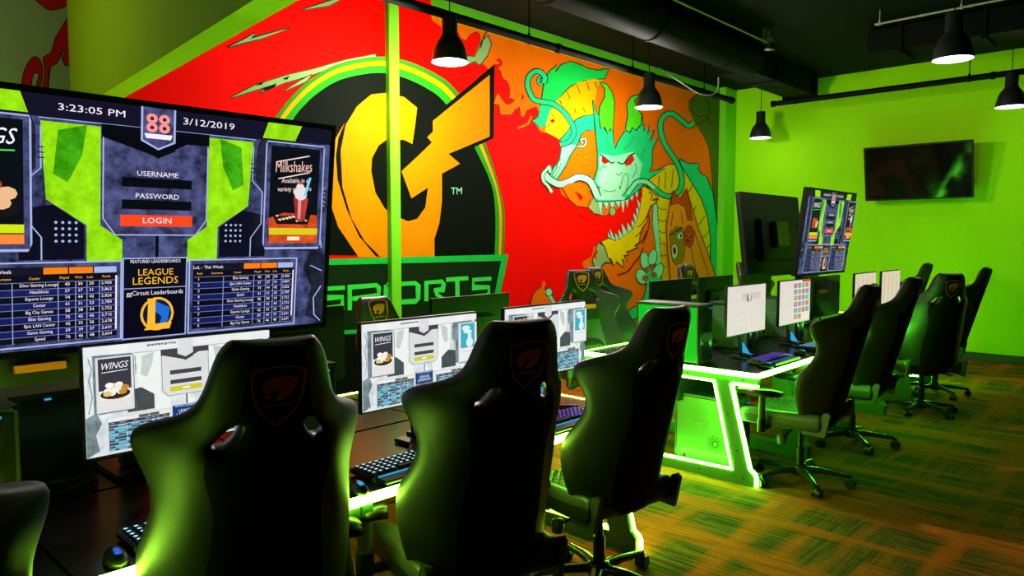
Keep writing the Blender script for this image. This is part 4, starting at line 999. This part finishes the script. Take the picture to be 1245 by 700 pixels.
def plain(kind):
    f = Flat(screen_fn(.61, .345), .0002); f.rect(0, 0, 1, 1, scr((226, 216, 208) if kind != 'beige' else (222, 205, 180), .04))
    if kind == 'mark':
        f.rect(.36, .16, .86, .30, scr((205, 200, 196))); f.ell(.52, .26, .03, .075, scr((190, 170, 90))); f.ell(.545, .23, .024, .06, scr((226, 216, 208))); f.rect(.49, .20, .52, .34, scr((50, 46, 44)))
        f.line([(.52, .34), (.60, .33), (.60, .22)], scr((120, 90, 60)), .012)
    if kind == 'icons':
        cl = [(190, 60, 60), (230, 160, 60), (90, 150, 80), (160, 90, 170), (240, 220, 120), (70, 110, 180), (235, 200, 190), (60, 60, 60)]
        f.rect(.42, .04, .97, .95, scr((236, 224, 205)))
        for k in range(22): f.rect(.44+.13*(k % 4), .07+.145*(k//4), .44+.13*(k % 4)+.11, .07+.145*(k//4)+.115, scr(tuple(int(v*.6+90) for v in cl[(k*5+k//3) % 8])))
        f.rect(.70, .0, .98, .05, scr((200, 60, 50)))
    if kind == 'beige':
        for k in range(4): f.line([(.15+k*.22, .1), (.12+k*.22, .95)], scr((205, 186, 158)), .05)
    return f
place_mon('white monitor with a small dark mark, first on the second desk row', 4.99, plain('mark'), -2.34)
place_mon('monitor full of small coloured tiles, second on the second desk row', 5.86, plain('icons'), -2.34)
place_mon('unlit monitor beside the lit television, with green reflections', 6.62, None, -2.36)
place_mon('pale monitor half hidden by a chair headrest on the second desk row', 7.55, plain('beige'), -2.33)
place_mon('smallest pale monitor nearest the lime wall', 8.26, plain('beige'), -2.30)
place_mon('dark monitor back half hidden behind the right edge of the big television', 1.72, None, -3.05, PI, gf)
place_mon('dark monitor back standing before the SPORTS lettering', 2.90, None, -3.05, PI, gf)
place_mon('dark monitor back before the orange claw painting, left of two', 5.15, None, -3.08, PI, gf)
place_mon('dark monitor back beside the painted woman, right of two', 5.90, None, -3.08, PI, gf)
place_mon('dark monitor back mostly behind the white monitor with the dark mark', 6.72, None, -3.08, PI, gf)
place_mon('dark monitor back below the leaning switched off television', 7.98, None, -3.08, PI, gf)

# keyboards and mice
def make_keyboard(label, loc, rz, glowm, edge, group):
    t = thing('keyboard', label, 'keyboard', loc, rz, group)
    MB().box((0, 0, .011), (.145, .44, .022), M['plastic'], Matrix.Rotation(math.radians(2), 3, 'Y'), .004).build('keyboard_body', t)
    kb = MB()
    for r in range(5):
        for c_ in range(15):
            y = -.20+.0285*c_; x = -.052+.0255*r
            if r == 4 and 4 <= c_ <= 8:
                if c_ == 6: kb.box((x, y, .026), (.017, .12, .007), M['plastic'])
                continue
            kb.box((x, y, .026), (.017, .019, .007), M['plastic']); kb.box((x, y, .0299), (.008, .009, .001), glowm)
    kb.build('keys', t)
    w = MB().box((.105, 0, .009), (.06, .42, .014), M['plastic'], bev=.005); w.build('wrist_rest', t)
    MB().box((.078, 0, .0175), (.006, .40, .004), edge).build('light_bar', t)
    return t
def make_mouse(label, loc, glowm, group):
    t = thing('mouse', label, 'mouse', loc, random.uniform(-.3, .3), group)
    mb = MB(); bm = bmesh.new(); bmesh.ops.create_uvsphere(bm, u_segments=16, v_segments=10, radius=1)
    for v in bm.verts: v.co = Vector((v.co.x*.058, v.co.y*(.031+.004*v.co.x), max(0, v.co.z)*.036+.001))
    mb.bm(bm, M['plastic'], None, True); mb.build('mouse_body', t)
    MB().box((.02, 0, .034), (.036, .016, .006), glowm, bev=.002).build('glow_trim', t)
    return t
gk = 'glowing keyboards'; gms = 'glowing mice'
KX = -2.145
for lab, y, x, km, em, rz in (
  ('keyboard with white lit keys and blue edge between the first two chairs', 1.72, KX, M['keyblue'], M['cyan'], 0),
  ('keyboard hidden in front of the nearest bright monitor with blue glow', .93, KX, M['keyblue'], M['blue'], 0),
  ('keyboard with blue and red keys seen through the second chair\'s back opening', 2.60, KX, M['keypurple'], M['cyan'], 0),
  ('keyboard with purple lit keys below the white monitor with the dark mark', 4.98, -2.16, M['keypurple'], M['blue'], 0),
  ('keyboard with lit keys below the monitor of coloured tiles', 5.85, -2.16, M['keyblue'], M['cyan'], 0),
  ('keyboard with purple lights below the unlit monitor', 6.72, -2.16, M['keypurple'], M['cyan'], 0),
  ('keyboard with purple keys on the mural side, left of the nearest bright monitor', .90, -3.24, M['keypurple'], M['blue'], PI),
  ('lit keyboard on the mural side, right of the nearest chair\'s headrest', 1.95, -3.24, M['keyblue'], M['cyan'], PI)):
    make_keyboard(lab, (x, y, DZ+.003), rz, km, em, gk)
for lab, x, y, gmat in (('blue glowing mouse at the desk edge left of the nearest chair', -2.07, .66, M['blue']),
  ('mouse with white chevron glow right of the nearest chair', -2.05, 1.42, M['cyan']),
  ('glowing mouse at the lit corner of the second desk row', -2.07, 4.70, M['cyan']),
  ('glowing mouse between the white monitor and the one with coloured tiles', -2.12, 5.42, M['cyan']),
  ('purple glowing mouse below the unlit monitor', -2.10, 6.38, M['keypurple'])):
    make_mouse(lab, (x, y, DZ), gmat, gms)

# computers
M['side_glow'] = glow('green_case_side_glow', (0.0, 0.42, 0.012), 1.3)  # added glow that makes up for dim strip light on the side panel
def make_pc(label, loc, rz, sz=(.42, .20, .42), group='computer towers', win=None):
    w, d, h = sz; t = thing('computer_tower', label, 'computer', loc, rz, group)
    # local: long side along x, side panel faces -y, front faces +x
    MB().box((0, .004, h/2+.012), (w-.01, d-.014, h-.024), M['plastic'], bev=.004).build('case', t)
    fr = MB()
    for sx in (-1, 1):
        for sz_ in (0, 1): fr.box((sx*(w/2-.008), 0, .012+sz_*(h-.024)), (.016, d, .016), M['grey_plastic'])
        fr.box((sx*(w/2-.008), -d/2+.004, h/2), (.012, .010, h-.01), M['grey_plastic'], bev=.002); fr.box((sx*(w/2-.008), d/2-.004, h/2), (.012, .010, h-.01), M['grey_plastic'])
    for z in (.016, h-.008):
        for sy in (-1, 1): fr.box((0, sy*(d/2-.004), z), (w, .010, .012), M['grey_plastic'])
    fr.box((0, 0, h-.004), (w, d, .006), M['grey_plastic'])
    fr.build('case_frame', t)
    sd = MB().box((0, -d/2+.006, h/2), (w-.03, .004, h-.04), win or M['panel']); sd.build('side_panel', t)
    gr = MB()
    for k in range(3):
        for a_ in range(16):
            an = 2*PI*a_/16; r = .022+.016*k
            gr.box((w*.18+r*math.cos(an), -d/2+.003, h*.36+r*math.sin(an)), (.007, .003, .007), M['plastic'])
    gr.box((w*.0, -d/2+.003, h*.62), (w*.55, .003, .004), M['conduit']).box((-w*.05, -d/2+.003, h*.62-.045), (.004, .003, .09), M['conduit'])
    gr.tube([(-w*.33, -d/2+.004, h*.13), (-w*.33, -d/2+.001, h*.13)], .022, M['conduit'], 16).tube([(-w*.33, -d/2+.002, h*.13), (-w*.33, -d/2-.001, h*.13)], .016, M['plastic'], 16)
    gr.build('vent_grille', t)
    ff = MB().box((w/2+.002, 0, h/2), (.006, d*.86, h*.9), M['gloss'], bev=.002)
    for k in range(3): ff.tube([(w/2+.004, 0, h*(.2+.28*k)), (w/2+.008, 0, h*(.2+.28*k))], min(d*.32, .07), M['plastic'], 20)
    ff.build('front_panel', t)
    MB().box((w/2+.010, d*.25, h*.93), (.004, .02, .006), M['cyan']).build('power_light', t)
    return t
make_pc('computer tower standing on the near corner of the second desk row, lit green', (-2.70, 4.58, DZ), 0, (.50, .20, .41), win=M['side_glow'])
make_pc('large computer tower on the floor inside the glowing green desk leg', (-2.42, 4.64, .02), 0, (.46, .22, .50))
make_pc('black computer tower on the desk left of the nearest bright monitor', (-2.52, .42, DZ), 0, (.30, .20, .40))
make_pc('wide low black box in place of a monitor back, mural side at the far left', (-2.98, .57, DZ), 0, (.20, .60, .33))  # dark box added where a low monitor back would stand
make_pc('computer tower between the white monitor and the tile monitor', (-2.66, 5.42, DZ), 0, (.34, .18, .36))
make_pc('computer tower between the tile monitor and the unlit monitor', (-2.62, 6.24, DZ), 0, (.34, .16, .36))
make_pc('computer tower partly seen between the nearest chair and the middle monitor', (-2.60, 1.50, DZ), 0, (.34, .18, .38))

# ================================================================ LIGHTING
w = bpy.data.worlds.new('world'); sc.world = w; w.use_nodes = True
w.node_tree.nodes['Background'].inputs[0].default_value = (0.3, 1.0, 0.2, 1)
w.node_tree.nodes['Background'].inputs[1].default_value = 0.0
sc.cycles.use_denoising = True
sc.cycles.max_bounces = 6
sc.cycles.sample_clamp_indirect = 4.0
